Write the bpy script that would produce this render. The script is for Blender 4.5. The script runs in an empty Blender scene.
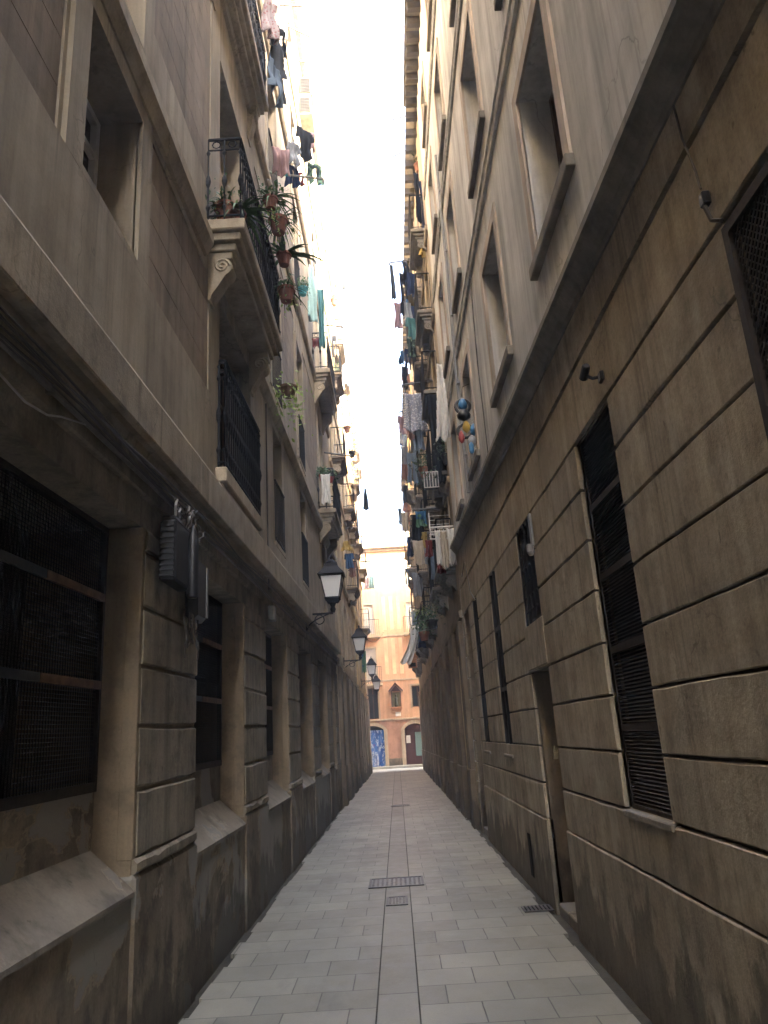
import bpy, bmesh, math, random
from mathutils import Vector, Matrix, noise as mnoise
random.seed(7)
R = math.radians
PI = math.pi
SC = bpy.context.scene
COL = SC.collection

# ------------------------------------------------------------------ camera
F, PX, PY, CH = 754.0, 384.0, 512.0, 1.55
def _d(px, py): return Vector((px - PX, -(py - PY), -F))
_Y = _d(397, 738).normalized()
_Z = _d(230, -1993); _Z = (_Z - _Z.dot(_Y) * _Y).normalized()
_X = _Y.cross(_Z)
CAMROT = Matrix((_X, _Y, _Z))                     # camera axes expressed in the street's axes
def aty(px, py, y):                               # point seen at a pixel at a distance y down the alley
    r = CAMROT @ _d(px, py); t = y / r.y
    return Vector((t * r.x, y, CH + t * r.z))
cam_data = bpy.data.cameras.new('camera')
cam = bpy.data.objects.new('camera', cam_data); COL.objects.link(cam)
cam.matrix_world = Matrix.Translation((0, 0, CH)) @ CAMROT.to_4x4()
cam_data.sensor_fit = 'VERTICAL'; cam_data.sensor_height = 36.0
cam_data.lens = 36.0 * F / 1024.0
cam_data.clip_start = 0.05; cam_data.clip_end = 4000
SC.camera = cam

# ------------------------------------------------------------------ light
SUN_AZ, SUN_EL = 125.0, 36.0                      # clockwise from +Y (down the alley)
tosun = Vector((math.sin(R(SUN_AZ)) * math.cos(R(SUN_EL)), math.cos(R(SUN_AZ)) * math.cos(R(SUN_EL)), math.sin(R(SUN_EL))))
sl = bpy.data.lights.new('sun', 'SUN'); sl.energy = 2.0; sl.angle = R(0.55); sl.color = (1.0, 0.80, 0.52)
so = bpy.data.objects.new('sun', sl); COL.objects.link(so)
so.rotation_euler = tosun.to_track_quat('Z', 'Y').to_euler(); so.location = tosun * 60
W = bpy.data.worlds.new('World'); SC.world = W; W.use_nodes = True
nt = W.node_tree; nt.nodes.clear()
sky = nt.nodes.new('ShaderNodeTexSky'); sky.sky_type = 'NISHITA'; sky.sun_disc = False
sky.sun_elevation = R(SUN_EL); sky.sun_rotation = R(SUN_AZ); sky.air_density = 1.0; sky.dust_density = 9.0; sky.ozone_density = 0.2
bg = nt.nodes.new('ShaderNodeBackground'); bg.inputs['Strength'].default_value = 0.14
wo = nt.nodes.new('ShaderNodeOutputWorld')
nt.links.new(sky.outputs[0], bg.inputs[0]); nt.links.new(bg.outputs[0], wo.inputs[0])
SC.view_settings.view_transform = 'Standard'; SC.view_settings.look = 'None'
SC.view_settings.exposure = 4.85; SC.view_settings.gamma = 1.0
try: SC.view_settings.use_curve_mapping = False
except Exception: pass
SC.render.engine = 'CYCLES'
SC.cycles.max_bounces = 10; SC.cycles.diffuse_bounces = 7; SC.cycles.glossy_bounces = 3
SC.cycles.use_denoising = True
SC.cycles.sample_clamp_indirect = 6.0

# ------------------------------------------------------------------ materials
MATS = {}
class NT:
    def __init__(s, name):
        s.m = bpy.data.materials.new(name); s.m.use_nodes = True
        s.t = s.m.node_tree; s.b = s.t.nodes['Principled BSDF']
    def n(s, typ, **kw):
        x = s.t.nodes.new(typ)
        for k, v in kw.items(): setattr(x, k, v)
        return x
    def l(s, a, b): s.t.links.new(a, b)
    def pos(s, scale=(1, 1, 1), offset=(0, 0, 0)):
        g = s.n('ShaderNodeNewGeometry'); mp = s.n('ShaderNodeMapping')
        mp.inputs['Scale'].default_value = scale; mp.inputs['Location'].default_value = offset
        s.l(g.outputs['Position'], mp.inputs['Vector']); return mp.outputs[0]
    def noise(s, vec, scale, detail=4, rough=0.55, dist=0.0):
        x = s.n('ShaderNodeTexNoise'); x.inputs['Scale'].default_value = scale
        x.inputs['Detail'].default_value = detail; x.inputs['Roughness'].default_value = rough
        x.inputs['Distortion'].default_value = dist
        s.l(vec, x.inputs['Vector']); return x.outputs['Fac']
    def ramp(s, fac, stops):
        x = s.n('ShaderNodeValToRGB'); e = x.color_ramp.elements
        while len(e) < len(stops): e.new(0.5)
        for el, (p, c) in zip(e, stops):
            el.position = p; el.color = (c[0], c[1], c[2], 1) if hasattr(c, '__len__') else (c, c, c, 1)
        s.l(fac, x.inputs[0]); return x.outputs[0]
    def mix(s, fac, a, b, mode='MIX'):
        x = s.n('ShaderNodeMix', data_type='RGBA', blend_type=mode)
        for inp, v in ((x.inputs[0], fac), (x.inputs[6], a), (x.inputs[7], b)):
            if isinstance(v, (int, float)): inp.default_value = v
            elif isinstance(v, tuple): inp.default_value = (v[0], v[1], v[2], 1)
            else: s.l(v, inp)
        return x.outputs[2]
    def math(s, op, a, b=0.5, clamp=False):
        x = s.n('ShaderNodeMath', operation=op, use_clamp=clamp)
        for inp, v in ((x.inputs[0], a), (x.inputs[1], b)):
            if isinstance(v, (int, float)): inp.default_value = v
            else: s.l(v, inp)
        return x.outputs[0]
    def bump(s, h, strength, dist=0.01):
        x = s.n('ShaderNodeBump'); x.inputs['Strength'].default_value = strength; x.inputs['Distance'].default_value = dist
        s.l(h, x.inputs['Height']); s.l(x.outputs[0], s.b.inputs['Normal'])
    def out(s, col, rough=0.85, metal=0.0, spec=0.3):
        if isinstance(col, tuple): s.b.inputs['Base Color'].default_value = (*col, 1)
        else: s.l(col, s.b.inputs['Base Color'])
        if isinstance(rough, (int, float)): s.b.inputs['Roughness'].default_value = rough
        else: s.l(rough, s.b.inputs['Roughness'])
        s.b.inputs['Metallic'].default_value = metal
        s.b.inputs['Specular IOR Level'].default_value = spec
        return s.m
def mul(c, k): return tuple(min(1, v * k) for v in c)

def stone(name, base, streak=0.5, patch=0.4, stain=0.35, grain=0.25, light=None, bumpk=0.35, seed=0.0, streak_scale=7.0, damp=False, peel=None, pits=0.0, cracks=0.0):
    tint = lambda c: (c[0] * .98, c[1] * 1.0, c[2] * .95)
    base = tint(base); light = tint(light) if light else None
    s = NT(name)
    big = s.noise(s.pos((1, 1, 1), (seed, seed * 2, 0)), 0.9, 6, 0.6)
    mid = s.noise(s.pos((1, 1, 1), (seed + 9, 0, 3)), 4.5, 6, 0.65)
    st = s.noise(s.pos((streak_scale, streak_scale, 0.45), (seed, 1, 0)), 1.0, 5, 0.62)
    st2 = s.noise(s.pos((streak_scale * 4, streak_scale * 4, 0.8), (seed, 4, 0)), 1.0, 3, 0.6)
    fine = s.noise(s.pos(), 55, 5, 0.7)
    lt = light or mul(base, 1.35)
    c = s.mix(s.ramp(big, ((0.32, 0.0), (0.7, 1.0))), mul(base, 1 - patch), lt)
    c = s.mix(streak, c, s.ramp(st, ((0.3, 0.45), (0.52, 0.95), (0.72, 1.25))), 'MULTIPLY')
    c = s.mix(streak * 0.6, c, s.ramp(st2, ((0.3, 0.7), (0.6, 1.05))), 'MULTIPLY')
    c = s.mix(stain, c, s.ramp(mid, ((0.36, 0.35), (0.5, 0.95), (0.75, 1.15))), 'MULTIPLY')
    c = s.mix(grain, c, s.ramp(fine, ((0.25, 0.5), (0.6, 1.1))), 'MULTIPLY')
    if peel:                                       # flaked coat with crisp ragged edges
        pv = s.noise(s.pos((1, 1, 1), (seed + 2, 5, 1)), peel[1], 9, 0.62, 0.35)
        c = s.mix(s.math('MULTIPLY', s.ramp(pv, ((peel[2], 0.0), (peel[2] + .012, 1.0))), 0.85), c, peel[0])
        c = s.mix(s.ramp(pv, ((peel[2] - .012, 0.0), (peel[2] - .002, 0.75), (peel[2] + .006, 0.0))), c, mul(lt, 1.25))
    if cracks:
        vo = s.n('ShaderNodeTexVoronoi', feature='DISTANCE_TO_EDGE'); vo.inputs['Scale'].default_value = 0.75
        wn = s.n('ShaderNodeTexNoise'); wn.inputs['Scale'].default_value = 2.2; wn.inputs['Detail'].default_value = 6; s.l(s.pos(), wn.inputs['Vector'])
        wv = s.n('ShaderNodeVectorMath', operation='MULTIPLY_ADD'); s.l(wn.outputs['Color'], wv.inputs[0]); wv.inputs[1].default_value = (.9, .9, .9); s.l(s.pos((1, 1, .6), (seed, seed, seed)), wv.inputs[2])
        s.l(wv.outputs[0], vo.inputs['Vector'])
        msk = s.ramp(s.noise(s.pos((1, 1, 1), (seed + 1, 9, 4)), .9, 2), ((.48, 0.0), (.6, 1.0)))
        ck = s.math('MULTIPLY', s.ramp(vo.outputs['Distance'], ((0.0, 1.0), (0.007, 0.0))), msk)
        c = s.mix(s.math('MULTIPLY', ck, cracks), c, mul(base, .25))
        # rain and soot runs, long and thin, starting and stopping at random heights
        rn = s.noise(s.pos((13, 13, .16), (seed + 3, 2, 0)), 1.0, 3, 0.55); rm = s.noise(s.pos((1.2, 1.2, .5), (seed + 6, 2, 0)), 1.0, 3, 0.55)
        rr = s.math('MULTIPLY', s.ramp(rn, ((.55, 0.0), (.66, 1.0))), s.ramp(rm, ((.46, 0.0), (.6, 1.0))))
        c = s.mix(s.math('MULTIPLY', rr, .55), c, mul(base, .38))
        r2 = s.math('MULTIPLY', s.ramp(rn, ((.30, 1.0), (.40, 0.0))), s.ramp(rm, ((.38, 1.0), (.5, 0.0))))
        c = s.mix(s.math('MULTIPLY', r2, .35), c, mul(lt, 1.3))
    if pits:
        pt = s.noise(s.pos((1, 1, .55), (seed + 5, 2, 8)), 17, 4, 0.6)
        c = s.mix(s.math('MULTIPLY', s.ramp(pt, ((0.66, 0.0), (0.72, 1.0))), pits), c, mul(base, .35))
        bl = s.noise(s.pos((1, 1, .7), (seed + 8, 3, 2)), 2.3, 4, 0.6)
        c = s.mix(s.math('MULTIPLY', s.ramp(bl, ((0.6, 0.0), (0.68, 1.0))), pits * .55), c, (lt[0] * 1.05, lt[1] * 1.1, lt[2] * 1.15))
    if damp:                                       # splashed mud and moss with a ragged edge of its own
        sep = s.n('ShaderNodeSeparateXYZ'); g = s.n('ShaderNodeNewGeometry'); s.l(g.outputs['Position'], sep.inputs[0])
        e = s.noise(s.pos((2.2, 2.2, 1.1), (seed, 7, 0)), 1.6, 6, 0.68)
        k = s.math('SUBTRACT', s.math('MULTIPLY', e, 1.9), s.math('ADD', sep.outputs[2], 0.42))
        c = s.mix(s.math('MULTIPLY', s.ramp(k, ((0.02, 0.0), (0.2, 1.0))), 0.62), c, (0.045, 0.04, 0.03))
    h = s.math('ADD', s.math('MULTIPLY', fine, 0.5), s.math('MULTIPLY', mid, 1.2))
    s.bump(h, bumpk, 0.012)
    MATS[name] = s.out(c, 0.88, 0, 0.25); return MATS[name]

def plain(name, col, rough=0.6, metal=0.0, var=0.25, scale=20, spec=0.4, bumpk=0.1):
    s = NT(name)
    n = s.noise(s.pos(), scale, 4, 0.6)
    c = s.mix(s.ramp(n, ((0.3, 0.0), (0.7, 1.0))), mul(col, 1 - var), mul(col, 1 + var * 0.7))
    s.bump(n, bumpk, 0.004)
    MATS[name] = s.out(c, rough, metal, spec); return MATS[name]

def cloth_mat(name, col, pattern=None, col2=None, scale=14):
    s = NT(name)
    n = s.noise(s.pos(), 9, 4, 0.6)
    c = s.mix(s.ramp(n, ((0.3, 0.0), (0.7, 1.0))), mul(col, 0.82), mul(col, 1.08))
    if pattern == 'spots':
        v = s.n('ShaderNodeTexVoronoi'); v.inputs['Scale'].default_value = scale; s.l(s.pos(), v.inputs['Vector'])
        c = s.mix(s.ramp(v.outputs['Distance'], ((0.34, 1.0), (0.4, 0.0))), c, col2)
    elif pattern == 'blotch':
        b = s.noise(s.pos(), scale * 0.4, 2, 0.5)
        c = s.mix(s.ramp(b, ((0.52, 0.0), (0.56, 1.0))), c, col2)
    elif pattern == 'stripe':
        w = s.n('ShaderNodeTexWave', wave_type='BANDS', bands_direction='Z'); w.inputs['Scale'].default_value = scale
        s.l(s.pos(), w.inputs['Vector']); c = s.mix(s.ramp(w.outputs['Fac'], ((0.45, 0.0), (0.55, 1.0))), c, col2)
    s.bump(s.noise(s.pos(), 120, 2), 0.15, 0.002)
    m = s.out(c, 0.95, 0, 0.1)
    tr = s.n('ShaderNodeBsdfTranslucent'); s.l(c, tr.inputs['Color']); mx = s.n('ShaderNodeMixShader'); mx.inputs[0].default_value = 0.3
    s.l(s.b.outputs[0], mx.inputs[1]); s.l(tr.outputs[0], mx.inputs[2]); s.l(mx.outputs[0], s.t.nodes['Material Output'].inputs['Surface'])
    MATS[name] = m; return m

M_Lpier = stone('soot_stone', (0.262, 0.218, 0.168), 0.5, 0.36, 0.6, 0.45, light=(0.35, 0.298, 0.235), seed=1.0, damp=True, pits=.6, bumpk=.6, cracks=0.5)
M_Lapron = stone('flaking_apron_render', (0.23, 0.18, 0.135), 0.35, 0.36, 0.6, 0.45, light=(0.29, 0.235, 0.175), seed=2.0, damp=True, pits=.5, peel=((0.25, 0.24, 0.21), .9, .5), bumpk=.6)
M_Ljamb = stone('painted_jamb', (0.270, 0.205, 0.140), 0.35, 0.3, 0.45, 0.3, light=(0.33, 0.255, 0.18), seed=3.0, damp=True, pits=.5, cracks=0.4)
M_Lsill = stone('chipped_sill_render', (0.25, 0.21, 0.175), 0.1, 0.3, 0.55, 0.25, light=(0.29, 0.255, 0.215), seed=4.0, bumpk=0.6, pits=.6, peel=((0.21, 0.205, 0.19), 1.3, .60))
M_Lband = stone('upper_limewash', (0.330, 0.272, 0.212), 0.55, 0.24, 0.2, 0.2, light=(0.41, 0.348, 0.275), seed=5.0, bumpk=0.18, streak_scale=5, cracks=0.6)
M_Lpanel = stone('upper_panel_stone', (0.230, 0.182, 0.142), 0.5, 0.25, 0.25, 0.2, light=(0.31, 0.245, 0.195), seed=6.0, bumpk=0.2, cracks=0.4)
M_Lcorn = stone('cornice_stone', (0.37, 0.30, 0.225), 0.25, 0.3, 0.45, 0.3, light=(0.45, 0.375, 0.29), seed=7.0, cracks=0.5)
M_Rlow = stone('sandstone_blocks', (0.375, 0.305, 0.228), 0.5, 0.30, 0.45, 0.5, light=(0.475, 0.40, 0.31), seed=11.0, damp=True, pits=.7, bumpk=.6, cracks=0.6)
M_Rjamb = stone('warm_jamb_stone', (0.27, 0.21, 0.15), 0.4, 0.3, 0.4, 0.3, light=(0.33, 0.265, 0.195), seed=12.0, damp=True, pits=.5)
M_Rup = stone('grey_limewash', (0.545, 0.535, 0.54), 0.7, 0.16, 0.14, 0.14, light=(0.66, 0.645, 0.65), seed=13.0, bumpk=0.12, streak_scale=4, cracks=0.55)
M_Rcorn = stone('dark_cornice', (0.235, 0.215, 0.195), 0.4, 0.3, 0.4, 0.2, seed=14.0)
M_Rgroove = stone('sooty_joint', (0.11, 0.09, 0.07), 0.3, 0.3, 0.4, 0.2, seed=15.0)
M_sill = stone('weathered_sill', (0.20, 0.175, 0.15), 0.3, 0.3, 0.4, 0.2, seed=16.0)
M_pinkband = stone('pinkish_surround', (0.42, 0.345, 0.29), 0.5, 0.2, 0.2, 0.12, seed=17.0, bumpk=0.12)
M_tan = stone('tan_render', (0.50, 0.395, 0.27), 0.5, 0.25, 0.3, 0.15, light=(0.6, 0.48, 0.34), seed=21.0, bumpk=0.2)
M_ochre = stone('ochre_render', (0.60, 0.43, 0.22), 0.45, 0.25, 0.3, 0.15, light=(0.68, 0.5, 0.27), seed=22.0, bumpk=0.2)
M_brown = stone('brown_render', (0.31, 0.25, 0.19), 0.55, 0.3, 0.35, 0.2, light=(0.39, 0.32, 0.25), seed=23.0, bumpk=0.2, damp=True)
M_dim = stone('sooty_brown_render', (0.20, 0.155, 0.115), 0.5, 0.35, 0.4, 0.2, seed=24.0, damp=True)
M_orange = stone('apricot_render', (0.66, 0.39, 0.25), 0.35, 0.16, 0.15, 0.1, light=(0.72, 0.44, 0.285), seed=25.0, bumpk=0.1)
M_orange2 = stone('pale_apricot_stripe', (0.72, 0.47, 0.31), 0.3, 0.15, 0.12, 0.1, seed=26.0, bumpk=0.1)
M_pinkwall = stone('pink_ground_render', (0.40, 0.225, 0.165), 0.4, 0.25, 0.3, 0.1, seed=27.0, damp=True)
M_cream = stone('cream_stone', (0.44, 0.355, 0.265), 0.4, 0.2, 0.3, 0.15, seed=28.0)
M_glass = NT('dark_glass').out((0.012, 0.014, 0.018), 0.12, 0, 0.5)
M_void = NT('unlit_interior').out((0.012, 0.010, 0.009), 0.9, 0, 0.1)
M_iron = plain('wrought_iron', (0.014, 0.014, 0.016), 0.7, 0.1, 0.3, 20, 0.2)
M_rust = plain('rusty_mesh', (0.032, 0.023, 0.017), 0.75, 0.2, 0.5, 30)
M_bar = plain('painted_flat_bar', (0.16, 0.085, 0.045), 0.65, 0.0, 0.5, 12)
M_bargrey = plain('grey_flat_bar', (0.05, 0.055, 0.058), 0.6, 0.1, 0.3, 12)
M_louv = plain('grey_louvre', (0.075, 0.066, 0.056), 0.6, 0.2, 0.3, 18)
M_white = plain('white_paint', (0.72, 0.70, 0.66), 0.5, 0, 0.1)
M_wframe = plain('pale_window_frame', (0.46, 0.44, 0.41), 0.5, 0, 0.15)
M_wood = plain('brown_wood', (0.10, 0.055, 0.03), 0.6, 0, 0.4, 10)
M_black = plain('black_plastic', (0.018, 0.019, 0.022), 0.42, 0, 0.3)
M_greyp = plain('grey_plastic', (0.22, 0.22, 0.22), 0.45, 0, 0.2)
M_cable = plain('cable_sheath', (0.05, 0.042, 0.034), 0.5, 0, 0.3)
M_cablel = plain('pale_cable', (0.35, 0.33, 0.30), 0.5, 0, 0.2)
M_pipe = plain('galvanised_pipe', (0.17, 0.155, 0.14), 0.5, 0.3, 0.3)
M_terra = plain('terracotta', (0.19, 0.075, 0.045), 0.8, 0, 0.3, 14)
M_soil = plain('potting_soil', (0.04, 0.028, 0.02), 0.95, 0, 0.3)
M_leaf = plain('leaf_green', (0.045, 0.10, 0.03), 0.55, 0, 0.5, 25)
M_leafl = plain('light_leaf', (0.20, 0.30, 0.06), 0.55, 0, 0.4, 25)
M_leafd = plain('dark_leaf', (0.025, 0.06, 0.025), 0.55, 0, 0.5, 25)
M_cane = plain('cane_blind', (0.36, 0.25, 0.15), 0.8, 0, 0.3, 30)
M_steel = plain('worn_cast_iron', (0.09, 0.088, 0.085), 0.5, 0.5, 0.4, 25)
M_teal = plain('teal_plastic', (0.04, 0.27, 0.30), 0.5, 0, 0.15)
M_redp = plain('red_paint', (0.30, 0.04, 0.035), 0.5, 0, 0.2)
M_yel = plain('yellow_paint', (0.45, 0.30, 0.06), 0.5, 0, 0.2)
M_bluep = plain('blue_paint', (0.05, 0.17, 0.33), 0.45, 0, 0.2)
s = NT('frosted_lamp_glass'); M_lamp = s.out((0.72, 0.72, 0.70), 0.35, 0, 0.5)

# paving: stretcher-bond granite slabs in one sheet
def paver(name, bw, rh, offx, offy, off, c1, c2, joint, rowdir=True):
    s = NT(name)
    b = s.n('ShaderNodeTexBrick'); b.offset = off; b.squash = 1.0
    b.inputs['Scale'].default_value = 1.0; b.inputs['Brick Width'].default_value = bw; b.inputs['Row Height'].default_value = rh
    b.inputs['Mortar Size'].default_value = 0.0045; b.inputs['Mortar Smooth'].default_value = 0.25; b.inputs['Bias'].default_value = 0.0
    b.inputs['Color1'].default_value = (*c1, 1); b.inputs['Color2'].default_value = (*c2, 1); b.inputs['Mortar'].default_value = (*joint, 1)
    p = s.pos((1, 1, 0), (offx, offy, 0))
    wob = s.n('ShaderNodeTexNoise'); wob.inputs['Scale'].default_value = 3.0; s.l(s.pos(), wob.inputs['Vector'])
    va = s.n('ShaderNodeVectorMath', operation='MULTIPLY_ADD'); s.l(wob.outputs['Color'], va.inputs[0]); va.inputs[1].default_value = (0.012, 0.012, 0); s.l(p, va.inputs[2])
    s.l(va.outputs[0], b.inputs['Vector'])
    big = s.noise(s.pos((1, 0.6, 1)), 0.8, 6, 0.65); mid = s.noise(s.pos(), 5, 6, 0.7); fine = s.noise(s.pos(), 90, 4, 0.7)
    c = s.mix(0.7, b.outputs['Color'], s.ramp(big, ((0.3, 0.58), (0.68, 1.2))), 'MULTIPLY')
    c = s.mix(0.55, c, s.ramp(mid, ((0.32, 0.6), (0.55, 1.0), (0.8, 1.15))), 'MULTIPLY')
    c = s.mix(0.3, c, s.ramp(fine, ((0.3, 0.6), (0.65, 1.1))), 'MULTIPLY')
    spots = s.noise(s.pos((1, 1, 1), (3, 5, 0)), 9, 3, 0.6)
    c = s.mix(s.math('MULTIPLY', s.ramp(spots, ((0.68, 0.0), (0.76, 1.0))), 0.45), c, (0.09, 0.085, 0.08))
    gv = s.n('ShaderNodeTexVoronoi'); gv.inputs['Scale'].default_value = 3.3; s.l(s.pos(), gv.inputs['Vector'])
    gs = s.n('ShaderNodeSeparateColor'); s.l(gv.outputs['Color'], gs.inputs[0])
    gum = s.math('MULTIPLY', s.math('LESS_THAN', gv.outputs['Distance'], .075), s.math('GREATER_THAN', gs.outputs[0], .62))
    c = s.mix(s.math('MULTIPLY', gum, .55), c, (.07, .068, .062))
    ws = s.noise(s.pos((1.6, .5, 1), (8, 3, 0)), 1.3, 7, .7)
    c = s.mix(s.math('MULTIPLY', s.ramp(ws, ((.56, 0.0), (.70, 1.0))), .5), c, (.11, .108, .096))
    h = s.math('ADD', s.math('MULTIPLY', b.outputs['Fac'], -1.0), s.math('MULTIPLY', fine, 0.16))
    s.bump(h, 0.5, 0.008)
    MATS[name] = s.out(c, s.ramp(mid, ((0.3, 0.36), (0.7, 0.7))), 0, 0.35); return MATS[name]
M_pave = paver('granite_slabs', 0.40, 0.355, 0.18, 0.1, 0.5, (0.205, 0.198, 0.162), (0.275, 0.266, 0.220), (0.09, 0.086, 0.073))
M_strip = paver('runnel_slabs', 0.30, 1.15, 0.235, 0.3, 0.0, (0.190, 0.182, 0.149), (0.24, 0.231, 0.192), (0.05, 0.048, 0.042))
M_dirt = stone('gutter_grime', (0.06, 0.055, 0.045), 0.0, 0.5, 0.5, 0.4, seed=31.0, bumpk=1.0)
M_ground = stone('old_asphalt', (0.07, 0.068, 0.065), 0.0, 0.3, 0.3, 0.3, seed=32.0)
M_road = stone('cross_street_stone', (0.33, 0.32, 0.30), 0.0, 0.2, 0.3, 0.3, seed=33.0)

# ------------------------------------------------------------------ mesh builder
def wloc(o):
    v = Vector((0, 0, 0))
    while o is not None:
        v = v + o.location; o = o.parent
    return v
class MB:
    def __init__(s): s.bm = bmesh.new(); s.mats = []; s.mi = 0
    def mat(s, m):
        if m not in s.mats: s.mats.append(m)
        s.mi = s.mats.index(m); return s
    def _faces(s, fs):
        for f in fs: f.material_index = s.mi
    def quad(s, *ps):
        f = s.bm.faces.new([s.bm.verts.new(p) for p in ps]); f.material_index = s.mi; return f
    def box(s, x0, x1, y0, y1, z0, z1, bev=0.0, rot=None):
        x0, x1 = sorted((x0, x1)); y0, y1 = sorted((y0, y1)); z0, z1 = sorted((z0, z1))
        v = [s.bm.verts.new(p) for p in ((x0, y0, z0), (x1, y0, z0), (x1, y1, z0), (x0, y1, z0), (x0, y0, z1), (x1, y0, z1), (x1, y1, z1), (x0, y1, z1))]
        fs = [s.bm.faces.new([v[i] for i in q]) for q in ((3, 2, 1, 0), (4, 5, 6, 7), (0, 1, 5, 4), (1, 2, 6, 5), (2, 3, 7, 6), (3, 0, 4, 7))]
        s._faces(fs)
        if rot: bmesh.ops.rotate(s.bm, verts=v, cent=((x0 + x1) / 2, (y0 + y1) / 2, (z0 + z1) / 2), matrix=rot)
        if bev > 0:
            r = bmesh.ops.bevel(s.bm, geom=list({e for f in fs for e in f.edges}), offset=bev, segments=1, affect='EDGES')
            s._faces(r['faces'])
        return s
    def prism(s, pts, y0, y1):                     # profile in x,z swept along y
        a = [s.bm.verts.new((x, y0, z)) for x, z in pts]; b = [s.bm.verts.new((x, y1, z)) for x, z in pts]
        n = len(pts); fs = [s.bm.faces.new((a[i], a[(i + 1) % n], b[(i + 1) % n], b[i])) for i in range(n)]
        fs += [s.bm.faces.new(a[::-1]), s.bm.faces.new(b)]; s._faces(fs); return s
    def plate(s, pts, x0, x1):                     # outline in y,z with thickness along x
        a = [s.bm.verts.new((x0, y, z)) for y, z in pts]; b = [s.bm.verts.new((x1, y, z)) for y, z in pts]
        n = len(pts); fs = [s.bm.faces.new((a[i], a[(i + 1) % n], b[(i + 1) % n], b[i])) for i in range(n)]
        fs += [s.bm.faces.new(a[::-1]), s.bm.faces.new(b)]; s._faces(fs); return s
    def slab(s, pts, y0, y1): return s.prism(pts, y0, y1)
    def tube(s, pts, r, n=6, r2=None):
        pts = [Vector(p) for p in pts]; rings = []
        for i, p in enumerate(pts):
            t = (pts[min(i + 1, len(pts) - 1)] - pts[max(i - 1, 0)])
            if t.length < 1e-9: t = Vector((0, 0, 1))
            t.normalize(); u = t.orthogonal() if i == 0 else (u - u.dot(t) * t)
            u = u.normalized(); w = t.cross(u)
            rr = r if r2 is None else r + (r2 - r) * i / max(1, len(pts) - 1)
            rings.append([s.bm.verts.new(p + rr * (math.cos(2 * PI * k / n) * u + math.sin(2 * PI * k / n) * w)) for k in range(n)])
        fs = []
        for A, B in zip(rings, rings[1:]):
            for k in range(n): fs.append(s.bm.faces.new((A[k], A[(k + 1) % n], B[(k + 1) % n], B[k])))
        fs += [s.bm.faces.new(rings[0][::-1]), s.bm.faces.new(rings[-1])]
        s._faces(fs); return s
    def lathe(s, prof, c, n=8):                    # prof: (radius, z)
        c = Vector(c); rings = [[s.bm.verts.new(c + Vector((r * math.cos(2 * PI * k / n), r * math.sin(2 * PI * k / n), z))) for k in range(n)] for r, z in prof]
        fs = []
        for A, B in zip(rings, rings[1:]):
            for k in range(n): fs.append(s.bm.faces.new((A[k], A[(k + 1) % n], B[(k + 1) % n], B[k])))
        fs += [s.bm.faces.new(rings[0][::-1]), s.bm.faces.new(rings[-1])]
        s._faces(fs); return s
    def build(s, name, mat=None, parent=None, warp=None, smooth=False):
        if mat and not s.mats: s.mats = [mat]
        if warp:
            for v in s.bm.verts: v.co = warp(v.co)
        me = bpy.data.meshes.new(name)
        if parent is not None: off = wloc(parent)
        else:
            xs = [v.co for v in s.bm.verts]
            off = Vector(((min(v.x for v in xs) + max(v.x for v in xs)) / 2, (min(v.y for v in xs) + max(v.y for v in xs)) / 2, min(v.z for v in xs)))
        for v in s.bm.verts: v.co -= off
        bmesh.ops.recalc_face_normals(s.bm, faces=s.bm.faces)
        s.bm.to_mesh(me); s.bm.free()
        for m in s.mats: me.materials.append(m)
        if smooth:
            for p in me.polygons: p.use_smooth = True
        o = bpy.data.objects.new(name, me); COL.objects.link(o)
        if parent is not None: o.parent = parent
        else: o.location = off
        return o
def rough_block(m, H, a, b, z0, z1, d, back, ch, seed, amp=.0035, step=.16):
    n = max(2, int((b - a) / step)); rings = []
    for i in range(n + 1):
        y = a + (b - a) * i / n
        e0 = amp * mnoise.noise((y * 3.1, seed, 0)); e1 = amp * mnoise.noise((y * 3.1, seed + 5, 2)); dd = amp * .6 * mnoise.noise((y * 1.7, seed, 7))
        c0 = ch * (1 + 2.5 * max(0, mnoise.noise((y * 4.3, seed, 3)) - .15)); c1 = ch * (1 + 3.5 * max(0, mnoise.noise((y * 4.9, seed + 9, 3)) - .1))
        if i in (0, n): dd -= ch * .6
        rings.append([m.bm.verts.new((H.X(q), y, z)) for q, z in ((back, z0 + e0), (d + dd - c0, z0 + e0), (d + dd, z0 + e0 + c0), (d + dd, z1 + e1 - c1), (d + dd - c1, z1 + e1), (back, z1 + e1))])
    fs = []
    for A, B in zip(rings, rings[1:]):
        for k in range(6): fs.append(m.bm.faces.new((A[k], A[(k + 1) % 6], B[(k + 1) % 6], B[k])))
    fs += [m.bm.faces.new(rings[0][::-1]), m.bm.faces.new(rings[-1])]
    m._faces(fs)
def tag(o, label, cat, group=None, kind=None):
    if label: o['label'] = label
    if cat: o['category'] = cat
    if group: o['group'] = group
    if kind: o['kind'] = kind
    return o
def thing(name, label, cat, loc=(0, 0, 0), group=None):
    o = bpy.data.objects.new(name, None); COL.objects.link(o); o.location = loc; o.empty_display_size = 0.1
    return tag(o, label, cat, group)
def structure(name, mb, mat): return tag(mb.build(name, mat), None, None, kind='structure')
def copy_tree(o, parent=None):
    c = o.copy(); COL.objects.link(c)
    if parent is not None: c.parent = parent
    for ch in list(o.children): copy_tree(ch, c)
    return c

# the house fronts climb slightly against the paving
def warp(v):
    q = max(0.0, min(1.0, v.z / 3.6)); sl_ = 0.030 * q if v.x < 0 else 0.028 * q * q
    return Vector((v.x, v.y, v.z + sl_ * (v.y - 4.0)))
def warp_cornice(v): return Vector((v.x, v.y, v.z + 0.066 * (v.y - 4.0)))

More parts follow.
